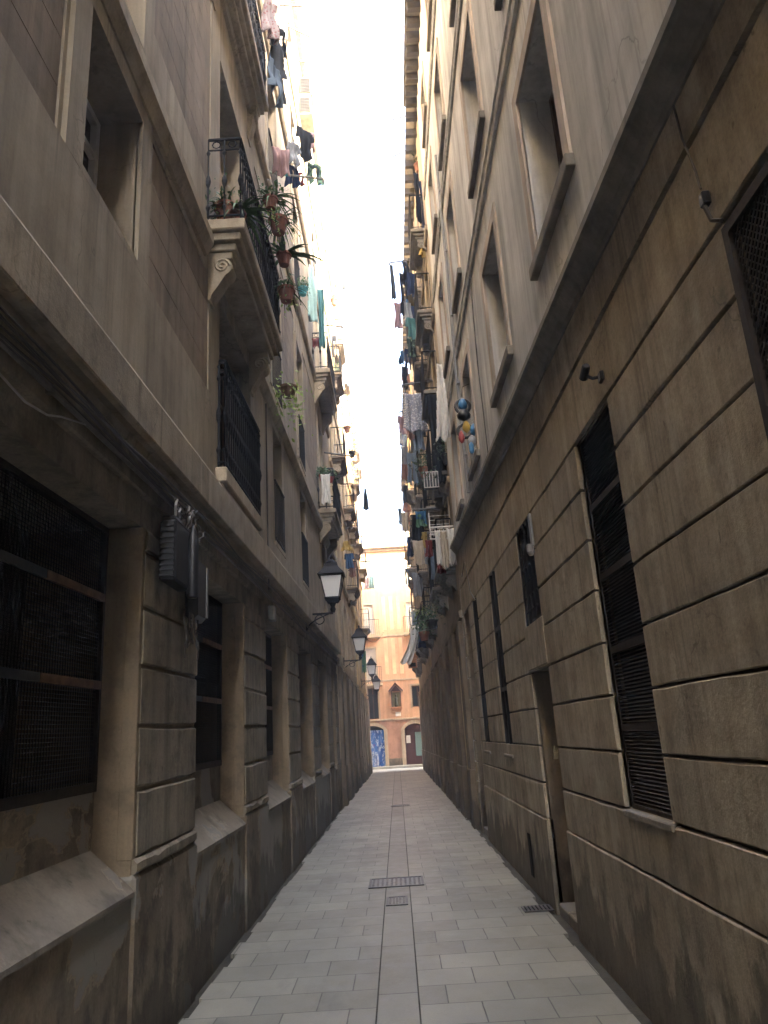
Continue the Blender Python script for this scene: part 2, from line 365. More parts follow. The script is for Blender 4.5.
# ------------------------------------------------------------------ setting: ground, alley, cross street
mb = MB(); mb.quad((-400, -400, -0.06), (400, -400, -0.06), (400, 400, -0.06), (-400, 400, -0.06)); structure('ground', mb, M_ground)
random.seed(3)
mb = MB()                                           # alley paving with a ragged edge against both walls
y = -26.0 + .001; rowh = 0.355
while y < 39.6:
    xl = -1.385 + random.uniform(-0.025, 0.03); xr = 1.232 + random.uniform(-0.03, 0.02)
    y1 = min(y + rowh, 39.6)
    mb.box(xl, xr, y, y1, -0.05, 0.0)
    y = y1
structure('alley_paving', mb, M_pave)
mb = MB(); mb.box(-1.9, -1.33, -26, 39.6, -0.055, -0.03); mb.box(1.18, 1.8, -26, 39.6, -0.055, -0.03); structure('gutter', mb, M_dirt)
mb = MB(); mb.quad((-0.235, -26, 0.004), (0.02, -26, 0.004), (0.055, 39.6, 0.004), (-0.2, 39.6, 0.004)); structure('runnel_path', mb, M_strip)
mb = MB()
for xa in (-0.235, 0.02): mb.quad((xa - .005, -26, 0.0065), (xa + .005, -26, 0.0065), (xa + .035 + .005, 39.6, 0.0065), (xa + .035 - .005, 39.6, 0.0065))
structure('runnel_path_joint', mb, M_dirt)
mb = MB(); mb.box(-30, 30, 39.62, 42.5, -0.05, 0.0); structure('cross_street', mb, M_road)
mb = MB(); mb.box(-30, 30, 42.5, 43.2, -0.05, 0.12, 0.01); structure('pavement', mb, M_road)

# covers in the paving
def cover(label, x0, x1, y0, y1, n, holes):
    t = thing('manhole_cover', label, 'manhole cover', ((x0 + x1) / 2, (y0 + y1) / 2, 0))
    m = MB(); w = 0.025
    for a in ((x0, x1, y0, y0 + w), (x0, x1, y1 - w, y1), (x0, x0 + w, y0 + w, y1 - w), (x1 - w, x1, y0 + w, y1 - w)): m.box(*a, 0.0055, 0.014)
    m.build('cover_frame', M_steel, t)
    m = MB(); m.box(x0 + w + .002, x1 - w - .002, y0 + w + .002, y1 - w - .002, 0.0055, 0.009)
    for i in range(n):
        for j in range(holes):
            cx = x0 + w + (x1 - x0 - 2 * w) * (i + .5) / n; cy = y0 + w + (y1 - y0 - 2 * w) * (j + .5) / holes
            m.box(cx - .012, cx + .012, cy - .012, cy + .012, 0.0095, 0.0125)
    m.build('cover_plate', plain('cover_plate_metal', (0.16, 0.155, 0.145), 0.5, 0.4, 0.4, 30), t)
cover('wide rectangular double cover crossing the centre strip of the alley', -0.41, 0.20, 9.0, 9.55, 11, 9)
cover('small square cover in the centre strip just in front of the wide one', -0.205, 0.01, 8.05, 8.46, 5, 8)
cover('farthest metal cover, small in the paving towards the orange building', -0.24, 0.2, 19.0, 19.4, 8, 8)
t = thing('drain_grate', 'slotted drain grate in the slabs at the foot of the right wall', 'drain grate', (1.16, 7.56, 0))
m = MB(); m.box(1.04, 1.30, 7.45, 7.68, 0.001, 0.004); m.build('drain_pit', M_void, t)
m = MB()
for i in range(8): m.box(1.04 + i * .0345, 1.04 + i * .0345 + .016, 7.47, 7.66, 0.004, 0.012)
m.box(1.04, 1.30, 7.45, 7.47, 0.004, 0.012); m.box(1.04, 1.30, 7.66, 7.68, 0.004, 0.012); m.build('grate', M_steel, t)

# ------------------------------------------------------------------ house helpers (wx = wall plane, o = towards the street)
class House:
    def __init__(s, root, wx, o, warp=None): s.r = root; s.wx = wx; s.o = o; s.w = warp
    def X(s, d): return s.wx + s.o * d
    def box(s, m, d0, d1, y0, y1, z0, z1, bev=0): return m.box(s.X(d0), s.X(d1), y0, y1, z0, z1, bev)
    def prism(s, m, pts, y0, y1): return m.prism([(s.X(d), z) for d, z in pts], y0, y1)
    def build(s, m, name, mat=None, parent=None, smooth=False): return m.build(name, mat, parent or s.r, s.w, smooth)
    def facade(s, m, y0, y1, z0, z1, ops, d=0.0, wallmat=None, revmat=None):
        ops = [q for q in ops if q[0] < y1 and q[1] > y0 and q[2] < z1 and q[3] > z0]
        ops = [(max(q[0], y0), min(q[1], y1), max(q[2], z0), min(q[3], z1), q[4]) for q in ops]
        step = [y0 + (y1 - y0) * i / max(1, int((y1 - y0) / 2)) for i in range(int((y1 - y0) / 2) + 1)]
        ys = sorted({y0, y1, *step, *[q[0] for q in ops], *[q[1] for q in ops]}); zs = sorted({z0, z1, *[q[2] for q in ops], *[q[3] for q in ops]})
        if wallmat: m.mat(wallmat)
        for a, b in zip(ys, ys[1:]):
            for c, e in zip(zs, zs[1:]):
                if any(q[0] - 1e-6 <= a and b <= q[1] + 1e-6 and q[2] - 1e-6 <= c and e <= q[3] + 1e-6 for q in ops): continue
                x = s.X(d); m.quad((x, a, c), (x, b, c), (x, b, e), (x, a, e))
        if revmat: m.mat(revmat)
        for a, b, c, e, dep in ops:
            x = s.X(d); xi = s.X(d - dep)
            m.quad((x, a, c), (xi, a, c), (xi, a, e), (x, a, e)); m.quad((x, b, c), (xi, b, c), (xi, b, e), (x, b, e))
            m.quad((x, a, c), (xi, a, c), (xi, b, c), (x, b, c)); m.quad((x, a, e), (xi, a, e), (xi, b, e), (x, b, e))
    def mass(s, m, y0, y1, z0, z1, d=-0.7, depth=24):
        s.box(m, d, d - depth, y0, y1, z0, z1)
        for y in (y0, y1):
            m.quad((s.X(d), y, z0), (s.X(0), y, z0), (s.X(0), y, z1), (s.X(d), y, z1))
        m.quad((s.X(d), y0, z1), (s.X(0), y0, z1), (s.X(0), y1, z1), (s.X(d), y1, z1))
    def window(s, y0, y1, z0, z1, dep, frame=None, mull=1, trans=(), fw=0.05):
        frame = frame or M_wframe
        m = MB(); d0, d1 = -dep + .002, -dep + .045
        for a in ((y0, y0 + fw, z0, z1), (y1 - fw, y1, z0, z1), (y0 + fw, y1 - fw, z0, z0 + fw), (y0 + fw, y1 - fw, z1 - fw, z1)): s.box(m, d0, d1, *a)
        for i in range(mull):
            c = y0 + (y1 - y0) * (i + 1) / (mull + 1); s.box(m, d0 + .003, d1 - .003, c - fw * .6, c + fw * .6, z0 + fw, z1 - fw)
        for z in trans: s.box(m, d0 + .006, d1 - .006, y0 + fw, y1 - fw, z - .025, z + .025)
        w = s.build(m, 'window', frame)
        m = MB(); s.box(m, -dep - .03, -dep + .0, y0 + .002, y1 - .002, z0 + .002, z1 - .002); s.build(m, 'pane', M_glass, w)
        return w
    def railing(s, parent, y0, y1, z0, h, d, ornate=True, sides=True, gap=0.115, mat=None, rail_r=0.016, wall_d=0.0):
        m = MB(); zt = z0 + h
        path = [(d, y0), (d, y1)]
        segs = [((d, y0), (d, y1))]
        if sides: segs += [((wall_d + .02, y0), (d, y0)), ((wall_d + .02, y1), (d, y1))]
        for (da, ya), (db, yb) in segs:
            pa = Vector((s.X(da), ya, 0)); pb = Vector((s.X(db), yb, 0)); L = (pb - pa).length
            for zz, rr in ((zt, rail_r), (z0 + .05, .011), (zt - .12, .009)) if ornate else ((zt, rail_r), (z0 + .05, .011)):
                m.tube([(pa.x, pa.y, zz), (pb.x, pb.y, zz)], rr, 6)
            n = max(1, int(L / gap))
            for i in range(n + 1):
                p = pa + (pb - pa) * i / n
                if ornate:
                    m.lathe([(.008, z0), (.011, z0 + .12 * h), (.022, z0 + .16 * h), (.009, z0 + .2 * h), (.009, z0 + .40 * h), (.020, z0 + .44 * h), (.026, z0 + .48 * h), (.020, z0 + .52 * h), (.009, z0 + .56 * h), (.009, z0 + .8 * h), (.02, z0 + .83 * h), (.008, z0 + .87 * h), (.008, zt)], (p.x, p.y, 0), 6)
                else: m.tube([(p.x, p.y, z0), (p.x, p.y, zt)], .0075, 5)
                if ornate and i < n:              # ring in the frieze under the top rail
                    q = pa + (pb - pa) * (i + .5) / n; u = (pb - pa).normalized()
                    m.tube([(q.x + u.x * .038 * math.cos(a), q.y + u.y * .038 * math.cos(a), zt - .06 + .038 * math.sin(a)) for a in [2 * PI * k / 8 for k in range(9)]], .006, 4)
        return s.build(m, 'railing', mat or M_iron, parent)
    def balcony(s, y0, y1, zt, proj, thick=0.26, h=0.9, ornate=True, brackets=2, bh=0.45, slabmat=None, gap=0.115, railmat=None):
        sm = slabmat or M_sill
        m = MB(); e = 0.03
        s.box(m, -.02, proj, y0, y1, zt - thick * .42, zt, .012)
        s.box(m, -.02, proj - .05, y0 + .05, y1 - .05, zt - thick * .72, zt - thick * .42 - .002, .008)
        s.box(m, -.02, proj - .10, y0 + .10, y1 - .10, zt - thick, zt - thick * .72 - .002, .008)
        b = s.build(m, 'balcony', sm)
        zb = zt - thick - .002
        for i in range(brackets):
            c = y0 + .22 if i == 0 else y1 - .22
            m = MB(); P = max(.12, proj - .14)
            prof = [(0, zb), (P, zb), (P, zb - .06)]
            for k in range(9):
                a = PI * .5 - k * PI / 8 * .9
                prof.append((P * .62 + P * .42 * math.cos(a) * (1 - .02 * k), zb - .06 - P * .40 + P * .40 * math.sin(a)))
            prof += [(P * .42, zb - bh * .72), (P * .16, zb - bh * .9), (P * .1, zb - bh), (0, zb - bh)]
            s.prism(m, prof, c - .09, c + .09)
            for sy in (-1, 1):                   # raised volute on both cheeks
                pts = []
                for k in range(22):
                    a = k * .55; r = P * .33 * (1 - k / 24)
                    pts.append((s.X(P * .58 + r * math.cos(a)), c + sy * .093, zb - .06 - P * .38 + r * math.sin(a)))
                m.tube(pts, .012, 5)
            s.build(m, 'bracket', M_Lcorn if s.o > 0 else sm, b)
        s.railing(b, y0 + .03, y1 - .03, zt, h, proj - .04, ornate, True, gap, railmat)
        return b

# ------------------------------------------------------------------ left house (soot-brown stone, piers and grilles)
LX = -1.45
lroot = thing('stone_house', 'sooty brown house on the near left with grooved piers, barred openings and ornate balconies', 'house', (-4.5, 8, 0))
L = House(lroot, LX, 1, warp)
Y0, Y1 = -26.0, 20.0
piers = [(4.40 + 3.1 * k, 5.70 + 3.1 * k) for k in range(-10, 5)] + [(18.95, 20.0)]
piers = [p for p in piers if p[1] > Y0]
# upper openings: (y0,y1,z0,z1,depth)
cols = [-5.7, -2.6, 0.45, 3.57, 6.95, 10.0, 13.05, 17.2]
ups = []
for c in cols:
    if abs(c - 3.57) < .01 or c < 2: ups.append((c - .42, c + .43, 4.47, 5.53, .30))
    elif abs(c - 6.95) < .01: ups.append((6.35, 7.95, 3.72, 5.62, .32))
    else: ups.append((c - .42, c + .42, 3.95, 5.6, .28))
    wv = .62 if abs(c - 6.95) < .01 else .46
    ups.append((c - wv, c + wv, 6.18, 8.55, .32)); ups.append((c - wv, c + wv, 9.80, 11.9, .30))
    ups.append((c - .42, c + .42, 12.7, 14.3, .26)); ups.append((c - .40, c + .40, 15.3, 16.7, .26))
pan = []                                           # recessed panels between the windows
ysplit = sorted(cols)
for a, b in zip(ysplit, ysplit[1:]):
    pa, pb = a + .66, b - .66
    if abs(a - 3.57) < .01: pb = 5.93
    if abs(a - 6.95) < .01: pa = 8.35
    if pb - pa > .3 and b < 8: pan += [(pa, pb, 4.424, 5.62, .025), (pa, pb, 6.55, 8.9, .025)]
    elif pb - pa > .3: pan += [(pa, pb, 6.6, 8.9, .02)]
m = MB()
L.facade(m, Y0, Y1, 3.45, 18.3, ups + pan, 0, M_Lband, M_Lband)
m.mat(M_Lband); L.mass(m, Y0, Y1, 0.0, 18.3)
L.build(m, 'wall', None)
# coursed stone in the recessed panels
for (a, b, c, e, dp) in pan:
    m = MB(); n = max(2, round((e - c) / .29)); hh = (e - c) / n
    ncol = 1 if b - a < 1.2 else 2
    for i in range(n):
        for j in range(ncol):
            ya = a + (b - a) * j / ncol; yb = a + (b - a) * (j + 1) / ncol
            L.box(m, -.05, -.012, ya + .003, yb - .003, c + i * hh + .004, c + (i + 1) * hh - .004)
    L.box(m, -.06, -.026, a + .001, b - .001, c + .001, e - .001)
    L.build(m, 'stone_panel', M_Lpanel)
# piers
for (a, b) in piers:
    m = MB(); m.mat(M_Ljamb)
    L.box(m, -.75, -.022, a + .006, b - .006, 0, 2.86)
    m.mat(M_Lpier)
    zs = [1.0, 1.355, 1.695, 2.035, 2.375, 2.715, 3.06]
    for z0, z1 in zip(zs, zs[1:]):
        if z1 > 3.0: z1 = 2.862
        rough_block(m, L, a + .05, b - .012, z0 + .011, z1 - .011, random.uniform(-.003, .003), -.021, .009, a * 3 + z0 * 7, .005, .13)
    m.mat(M_Ljamb); L.box(m, -.10, -.012, a + .0, a + .047, 1.0, 2.862, .004); m.mat(M_Lpier)
    m.mat(M_Lapron)
    L.box(m, -.2, .010, a - .01, b + .01, -.05, .925, .02)
    m.mat(M_Lpier); rough_block(m, L, a + .02, b, .928, 1.002, .017, -.05, .016, a * 5, .010, .07)
    L.build(m, 'pier', None)
# lintel beam over the openings, then the fascia below the cornice
m = MB()
L.box(m, -.75, -.03, Y0, Y1, 2.865, 3.05); L.box(m, -.75, .004, Y0, Y1, 3.052, 3.46, .01)
L.build(m, 'lintel', M_Lpier)
m = MB(); L.prism(m, [(-.05, 3.25), (.02, 3.27), (.035, 3.31), (.085, 3.30), (.115, 3.31), (.12, 3.32), (.12, 3.585), (.105, 3.615), (0.0, 3.69), (-.05, 3.69)], Y0, Y1); L.build(m, 'cornice', M_Lcorn)
m = MB()
for a, b in ((Y0, 5.74), (8.18, Y1)): L.prism(m, [(-.03, 5.68), (.03, 5.70), (.06, 5.76), (.085, 5.80), (.085, 5.90), (.06, 5.95), (.012, 5.98), (.012, 6.10), (-.03, 6.10)], a, b)
for z in (9.35, 12.3, 15.0): L.prism(m, [(-.03, z), (.04, z + .02), (.07, z + .10), (.07, z + .22), (0, z + .26), (-.03, z + .26)], Y0, Y1)
L.build(m, 'string_course', M_Lcorn)
m = MB(); L.box(m, -.01, .027, Y0, 5.92, 3.69, 4.42); L.box(m, -.01, .027, 8.36, Y1, 3.69, 3.88); L.build(m, 'plaster_band', M_Lband)
m = MB(); L.prism(m, [(-.5, 18.1), (.12, 18.1), (.3, 18.32), (.32, 18.45), (-.5, 18.5)], Y0, Y1); L.build(m, 'eave', M_Lcorn)
# flat raised bands round the small mezzanine windows
for c in cols:
    if c > 4: continue
    m = MB(); a, b, z0, z1 = c - .42, c + .43, 4.47, 5.53; w = .2
    L.box(m, -.01, .028, a - w, a, 4.422, z1 + .14); L.box(m, -.01, .028, b, b + w, 4.422, z1 + .14)
    L.box(m, -.01, .0275, a, b, z1, z1 + .14); L.box(m, -.01, .0275, a, b, 4.422, z0)
    L.build(m, 'window_surround', M_Lband)
for (a, b, c, e, dp) in ups:
    if a < -4: continue
    L.window(a, b, c, e, dp, frame=M_wframe if abs(a - 3.15) < .05 else M_wood, mull=1, trans=(c + (e - c) * .72,))
    if a > 8 and c > 6 and b > 8:                  # thin plaster margins round the far windows
        m = MB(); w = .12
        L.box(m, -.01, .02, a - w, a, c, e + w); L.box(m, -.01, .02, b, b + w, c, e + w); L.box(m, -.01, .0195, a, b, e, e + w)
        L.build(m, 'window_surround', M_Lband)
# ground-floor bays
prev = None
for (a, b), (a2, b2) in zip(piers, piers[1:]):
    y0, y1 = b, a2
    if y1 - y0 < .4: continue
    m = MB(); m.mat(M_Lapron)
    L.box(m, -.75, -.235, y0, y1, 1.0, 1.36)                        # spandrel
    L.box(m, -.75, -.008, y0, y1, -.05, .835, .0)                    # apron
    L.build(m, 'apron_wall', None)
    m = MB(); L.prism(m, [(-.26, 1.085), (-.012, .872), (.008, .85), (.008, .825), (-.3, .825)], y0 + .012, y1 - .012); L.build(m, 'sloping_sill', M_Lsill)
    m = MB(); L.box(m, -.75, -.70, y0, y1, 1.36, 2.865); L.build(m, 'dark_backing', M_void)  # near-black sheet standing in for the shade inside the bay
    g = MB()
    L.box(g, -.262, -.222, y0, y1, 1.36, 1.41); L.box(g, -.262, -.222, y0, y0 + .03, 1.41, 2.862); L.box(g, -.262, -.222, y1 - .03, y1, 1.41, 2.862)
    L.box(g, -.262, -.222, y0 + .03, y1 - .03, 2.83, 2.862)
    fr = L.build(g, 'window_grille', M_rust)
    if y0 > -2:
        g = MB(); n = int((y1 - y0) / .03); near = y0 < 9
        stp = .03 if near else .06
        z = 1.42
        while z < 2.83: L.box(g, -.246, -.241, y0 + .03, y1 - .03, z, z + .004); z += stp * .7
        yy = y0 + .04
        while yy < y1 - .03: L.box(g, -.240, -.236, yy, yy + .003, 1.41, 2.83); yy += stp
        L.build(g, 'wire_mesh', M_rust, fr)
    for z in (1.93, 2.43):
        g = MB(); yb = y0 + (y1 - y0) * .56
        g.mat(M_bargrey); L.box(g, -.232, -.215, y0 + .03, yb, z - .022, z + .022)
        g.mat(M_bar); L.box(g, -.234, -.213, yb, y1 - .03, z - .022, z + .022)
        L.build(g, 'flat_bar', None, fr)
# balconies on the left house
bA = L.balcony(5.75, 8.17, 6.09, .36, .27, .90, True, 2, .48, M_Lcorn)
bB = L.balcony(5.75, 8.17, 9.72, .24, .30, .90, True, 2, .50, M_Lcorn)
m = MB(); L.box(m, -.02, .10, 6.22, 8.08, 3.72, 3.86, .01); L.box(m, -.02, .06, 6.26, 8.04, 3.62, 3.718, .01); bC = L.build(m, 'balcony', M_Lcorn)
L.railing(bC, 6.25, 8.05, 3.86, 1.05, .075, True, True, .1)
bE = L.balcony(16.1, 18.4, 6.19, .40, .25, .95, True, 2, .5, M_Lcorn)
bD = L.balcony(16.0, 18.4, 9.62, .40, .27, .95, True, 2, .55, M_Lcorn)
for c, z in ((10.0, 3.95), (13.05, 3.95), (10.0, 6.18), (13.05, 6.18), (10.0, 9.80), (13.05, 9.80), (10.0, 12.7), (13.05, 12.7), (17.2, 12.7)):
    p = MB(); L.box(p, -.03, .03, c - .46, c + .46, z - .06, z - .001); ps = L.build(p, 'window_sill', M_Lcorn)
    L.railing(ps, c - .42, c + .42, z, .85, .02, False, False, .11)

# ------------------------------------------------------------------ right house (grooved sandstone below, limewash above)
RX = 1.32
rroot = thing('sandstone_house', 'grey-plastered house on the near right above grooved sandstone blocks', 'house', (4.4, 6, 0))
Q = House(rroot, RX, -1, warp)
QY0, QY1 = -26.0, 13.75
low = [(-3.2, -2.0, 1.07, 3.28, .14), (1.25, 2.40, 1.07, 3.32, .10), (3.99, 4.80, 1.07, 3.36, .10), (6.55, 7.42, -.05, 2.05, .45), (6.58, 7.40, 2.46, 3.40, .10),
       (9.1, 9.75, 1.27, 3.42, .05), (11.3, 11.95, 1.27, 3.42, .05), (12.55, 13.45, -.05, 3.42, .45)]
m = MB(); Q.facade(m, QY0, QY1, -.05, 4.05, low, -.03, M_Rgroove, M_Rjamb)
rc = [-3.8, -1.0, 1.75, 4.52, 7.05, 9.85, 12.2]
uph = []
for c in rc:
    w = .5 if c < 8 else .42
    for z0, z1 in ((4.98, 6.48), (7.75, 9.3), (10.45, 11.85), (13.0, 13.9)): uph.append((c - w, c + w, z0, z1, .30))
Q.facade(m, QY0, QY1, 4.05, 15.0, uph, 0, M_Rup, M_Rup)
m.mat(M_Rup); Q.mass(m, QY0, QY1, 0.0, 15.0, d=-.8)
Q.build(m, 'wall', None)
# ashlar blocks with dark joints
gz = [1.07, 1.39, 1.72, 2.04, 2.37, 2.70, 3.04, 3.36, 3.80]
def segs(z0, z1):
    zc = (z0 + z1) / 2; bl = sorted([q for q in low if q[2] < zc < q[3]]); y = QY0; out = []
    for q in bl: out.append((y, q[0])); y = q[1]
    out.append((y, QY1)); return out
random.seed(11)
m = MB(); m.mat(M_Rlow)
for z0, z1 in zip(gz, gz[1:]):
    for (a, b) in segs(z0, z1):
        cuts = [a]; 
        if b - a > 3.2: cuts.append(a + (b - a) * random.uniform(.42, .58))
        cuts.append(b)
        for p, q in zip(cuts, cuts[1:]):
            gap = .0006 if len(cuts) > 2 else 0
            rough_block(m, Q, p + (.012 if p > a else .0) * .1, q - gap, z0 + .008, z1 - .008, random.uniform(-.002, .002), -.045, .005, p * 3 + z0 * 7, .005)
for (a, b) in segs(.9, 1.0): rough_block(m, Q, a, b, .768, 1.059, .003, -.045, .005, a * 2 + 3, .005)
for (a, b) in segs(.3, .5): rough_block(m, Q, a, b, -.05, .757, .013, -.06, .007, a * 2 + 4, .008)
Q.build(m, 'stone_block_facing', None)
m = MB(); Q.box(m, -.045, .003, QY0, QY1, 3.826, 4.15)
Q_w = Q.w; Q.w = lambda v: warp(v) if v.z < 4 else warp_cornice(v); Q.build(m, 'frieze', M_Rlow); Q.w = Q_w
m = MB(); Q.prism(m, [(-.05, 4.10), (.015, 4.10), (.022, 4.14), (.05, 4.165), (.085, 4.225), (.11, 4.24), (.11, 4.285), (.03, 4.33), (-.05, 4.33)], QY0, QY1 + .02); Q.w = warp_cornice; Q.build(m, 'cornice', M_Rcorn); Q.w = Q_w
m = MB()
for z in (7.05, 9.85, 12.4): Q.prism(m, [(-.03, z), (.030, z + .01), (.035, z + .05), (.012, z + .06), (.012, z + .20), (.03, z + .215), (.03, z + .25), (-.03, z + .255)], QY0, QY1)
Q.build(m, 'string_course', M_Rup)
# eave on rafters
m = MB(); Q.box(m, -.6, .30, QY0, QY1 + .05, 15.0, 15.09); ev = Q.build(m, 'eave', M_sill)
y = 3.0
while y < QY1 - .1: m = MB(); Q.box(m, -.05, .26, y, y + .11, 14.82, 14.998); Q.build(m, 'rafter', M_louv, ev); y += .34
for (a, b, c, e, dp) in uph:
    if b < 0: continue
    Q.window(a, b, c, e, dp, frame=M_wood, mull=1, trans=())
    if b > 1.9:
        m = MB(); w = .13
        Q.box(m, -.01, .022, a - w, a, c, e + w); Q.box(m, -.01, .022, b, b + w, c, e + w); Q.box(m, -.01, .0215, a, b, e, e + w); Q.build(m, 'window_surround', M_pinkband)
        m = MB(); Q.box(m, -.05, .06, a - .15, b + .15, c - .10, c - .002, .008); Q.build(m, 'window_sill', M_sill)
# big louvred window
def louvre(y0, y1, z0, z1, dep, panels, slat):
    m = MB(); d0 = -dep
    Q.box(m, d0, d0 + .03, y0, y0 + .03, z0, z1); Q.box(m, d0, d0 + .03, y1 - .03, y1, z0, z1)
    for i in range(panels + 1):
        z = z0 + (z1 - z0) * i / panels; Q.box(m, d0 - .002, d0 + .032, y0 + .03, y1 - .03, max(z0, z - .022), min(z1, z + .022))
    fr = Q.build(m, 'louvre_shutter', M_rust)
    m = MB(); z = z0 + .03
    while z < z1 - .03:
        m.prism([(Q.X(d0 + .004), z), (Q.X(d0 + .024), z - .007), (Q.X(d0 + .026), z - .002), (Q.X(d0 + .006), z + .007)], y0 + .03, y1 - .03); z += slat
    Q.build(m, 'slat_row', M_louv, fr)
    m = MB(); Q.box(m, d0 - .06, d0 - .03, y0, y1, z0, z1); Q.build(m, 'backing', M_void, fr)
louvre(3.99, 4.80, 1.07, 3.36, .075, 5, .021)
m = MB(); Q.box(m, -.16, .015, 3.97, 4.80, 1.03, 1.069, .006); Q.build(m, 'window_sill', M_Lsill)
def meshgrille(y0, y1, z0, z1, dep, stp=.05, bars=()):
    m = MB(); d = -dep + .02
    for a in ((y0, y0 + .04, z0, z1), (y1 - .04, y1, z0, z1), (y0 + .04, y1 - .04, z0, z0 + .04), (y0 + .04, y1 - .04, z1 - .04, z1)): Q.box(m, d - .02, d + .02, *a)
    for z in bars: Q.box(m, d - .018, d + .022, y0 + .04, y1 - .04, z - .02, z + .02)
    fr = Q.build(m, 'window_grille', M_rust)
    m = MB(); x = Q.X(d); W_, H_ = y1 - y0, z1 - z0; k = -H_
    while k < W_:                                   # diamond wire mesh
        for sg in (1, -1):
            ya, yb = (k, k + H_) if sg > 0 else (k + H_, k)
            za, zb = 0.0, H_
            t0, t1 = 0.0, 1.0
            dy = yb - ya
            lo, hi = sorted(((0 - ya) / dy, (W_ - ya) / dy)); t0, t1 = max(0, lo), min(1, hi)
            if t1 - t0 > .01: m.tube([(x + sg * .003, y0 + ya + dy * t0, z0 + H_ * t0), (x + sg * .003, y0 + ya + dy * t1, z0 + H_ * t1)], .0032, 4)
        k += stp
    Q.build(m, 'wire_mesh', M_louv, fr)
    m = MB(); Q.box(m, -dep - .08, -dep - .03, y0, y1, z0, z1); Q.build(m, 'backing', M_void, fr)
meshgrille(1.25, 2.40, 1.07, 3.32, .035, .034, (2.55,))
# small window over the door with scrolled bars
m = MB(); d = -.015
for i in range(5):
    yb = 6.62 + i * .185; Q.box(m, d - .008, d + .008, yb - .007, yb + .007, 2.47, 3.395)
for i in range(4):
    yc = 6.71 + i * .185
    for zc in (2.62, 2.88, 3.14):
        for sg in (1, -1):
            m.tube([(Q.X(d), yc + sg * (.02 + .055 * math.sin(a)), zc + sg * .0 + .10 * math.cos(a) * (1 - .12 * k)) for k, a in enumerate([j * PI / 5 for j in range(6)])], .006, 4)
sg_ = Q.build(m, 'window_grille', M_iron)
Q.window(6.58, 7.40, 2.46, 3.40, .09, M_iron)
m = MB(); Q.box(m, -.35, .012, 6.53, 7.45, 2.06, 2.455, .006); Q.build(m, 'door_lintel', M_Rlow)
# slit windows
for y0 in (9.1, 11.3):
    Q.window(y0, y0 + .65, 1.27, 3.42, .06, M_iron, 1, (2.0, 2.7))
    m = MB(); Q.box(m, -.3, .02, y0 - .02, y0 + .67, 1.235, 1.268, .005); Q.build(m, 'window_sill', M_Lsill)
# doors
def door(y0, y1, z1, dep, mat):
    m = MB(); Q.box(m, -dep - .05, -dep, y0, y1, .0, z1)
    n = 2
    for i in range(n):
        a = y0 + (y1 - y0) * i / n + .06; b = y0 + (y1 - y0) * (i + 1) / n - .06
        for (p, q) in ((.15, .85), (.95, z1 - .15)): Q.box(m, -dep, -dep + .02, a, b, p, q, .008)
    dr = Q.build(m, 'door', mat)
    m = MB(); m.tube([(Q.X(-dep), y0 + .5 * (y1 - y0) - .04, 1.0), (Q.X(-dep + .06), y0 + .5 * (y1 - y0) - .04, 1.0), (Q.X(-dep + .06), y0 + .5 * (y1 - y0) - .04, 1.14), (Q.X(-dep), y0 + .5 * (y1 - y0) - .04, 1.14)], .009, 6); Q.build(m, 'handle', M_steel, dr)
    m = MB(); Q.box(m, -dep, -.02, y0 + .003, y1 - .003, -.05, .07, .01); Q.build(m, 'doorstep', M_Lsill)
door(6.55, 7.42, 2.055, .42, M_wood); door(12.55, 13.45, 3.42, .42, M_wood)

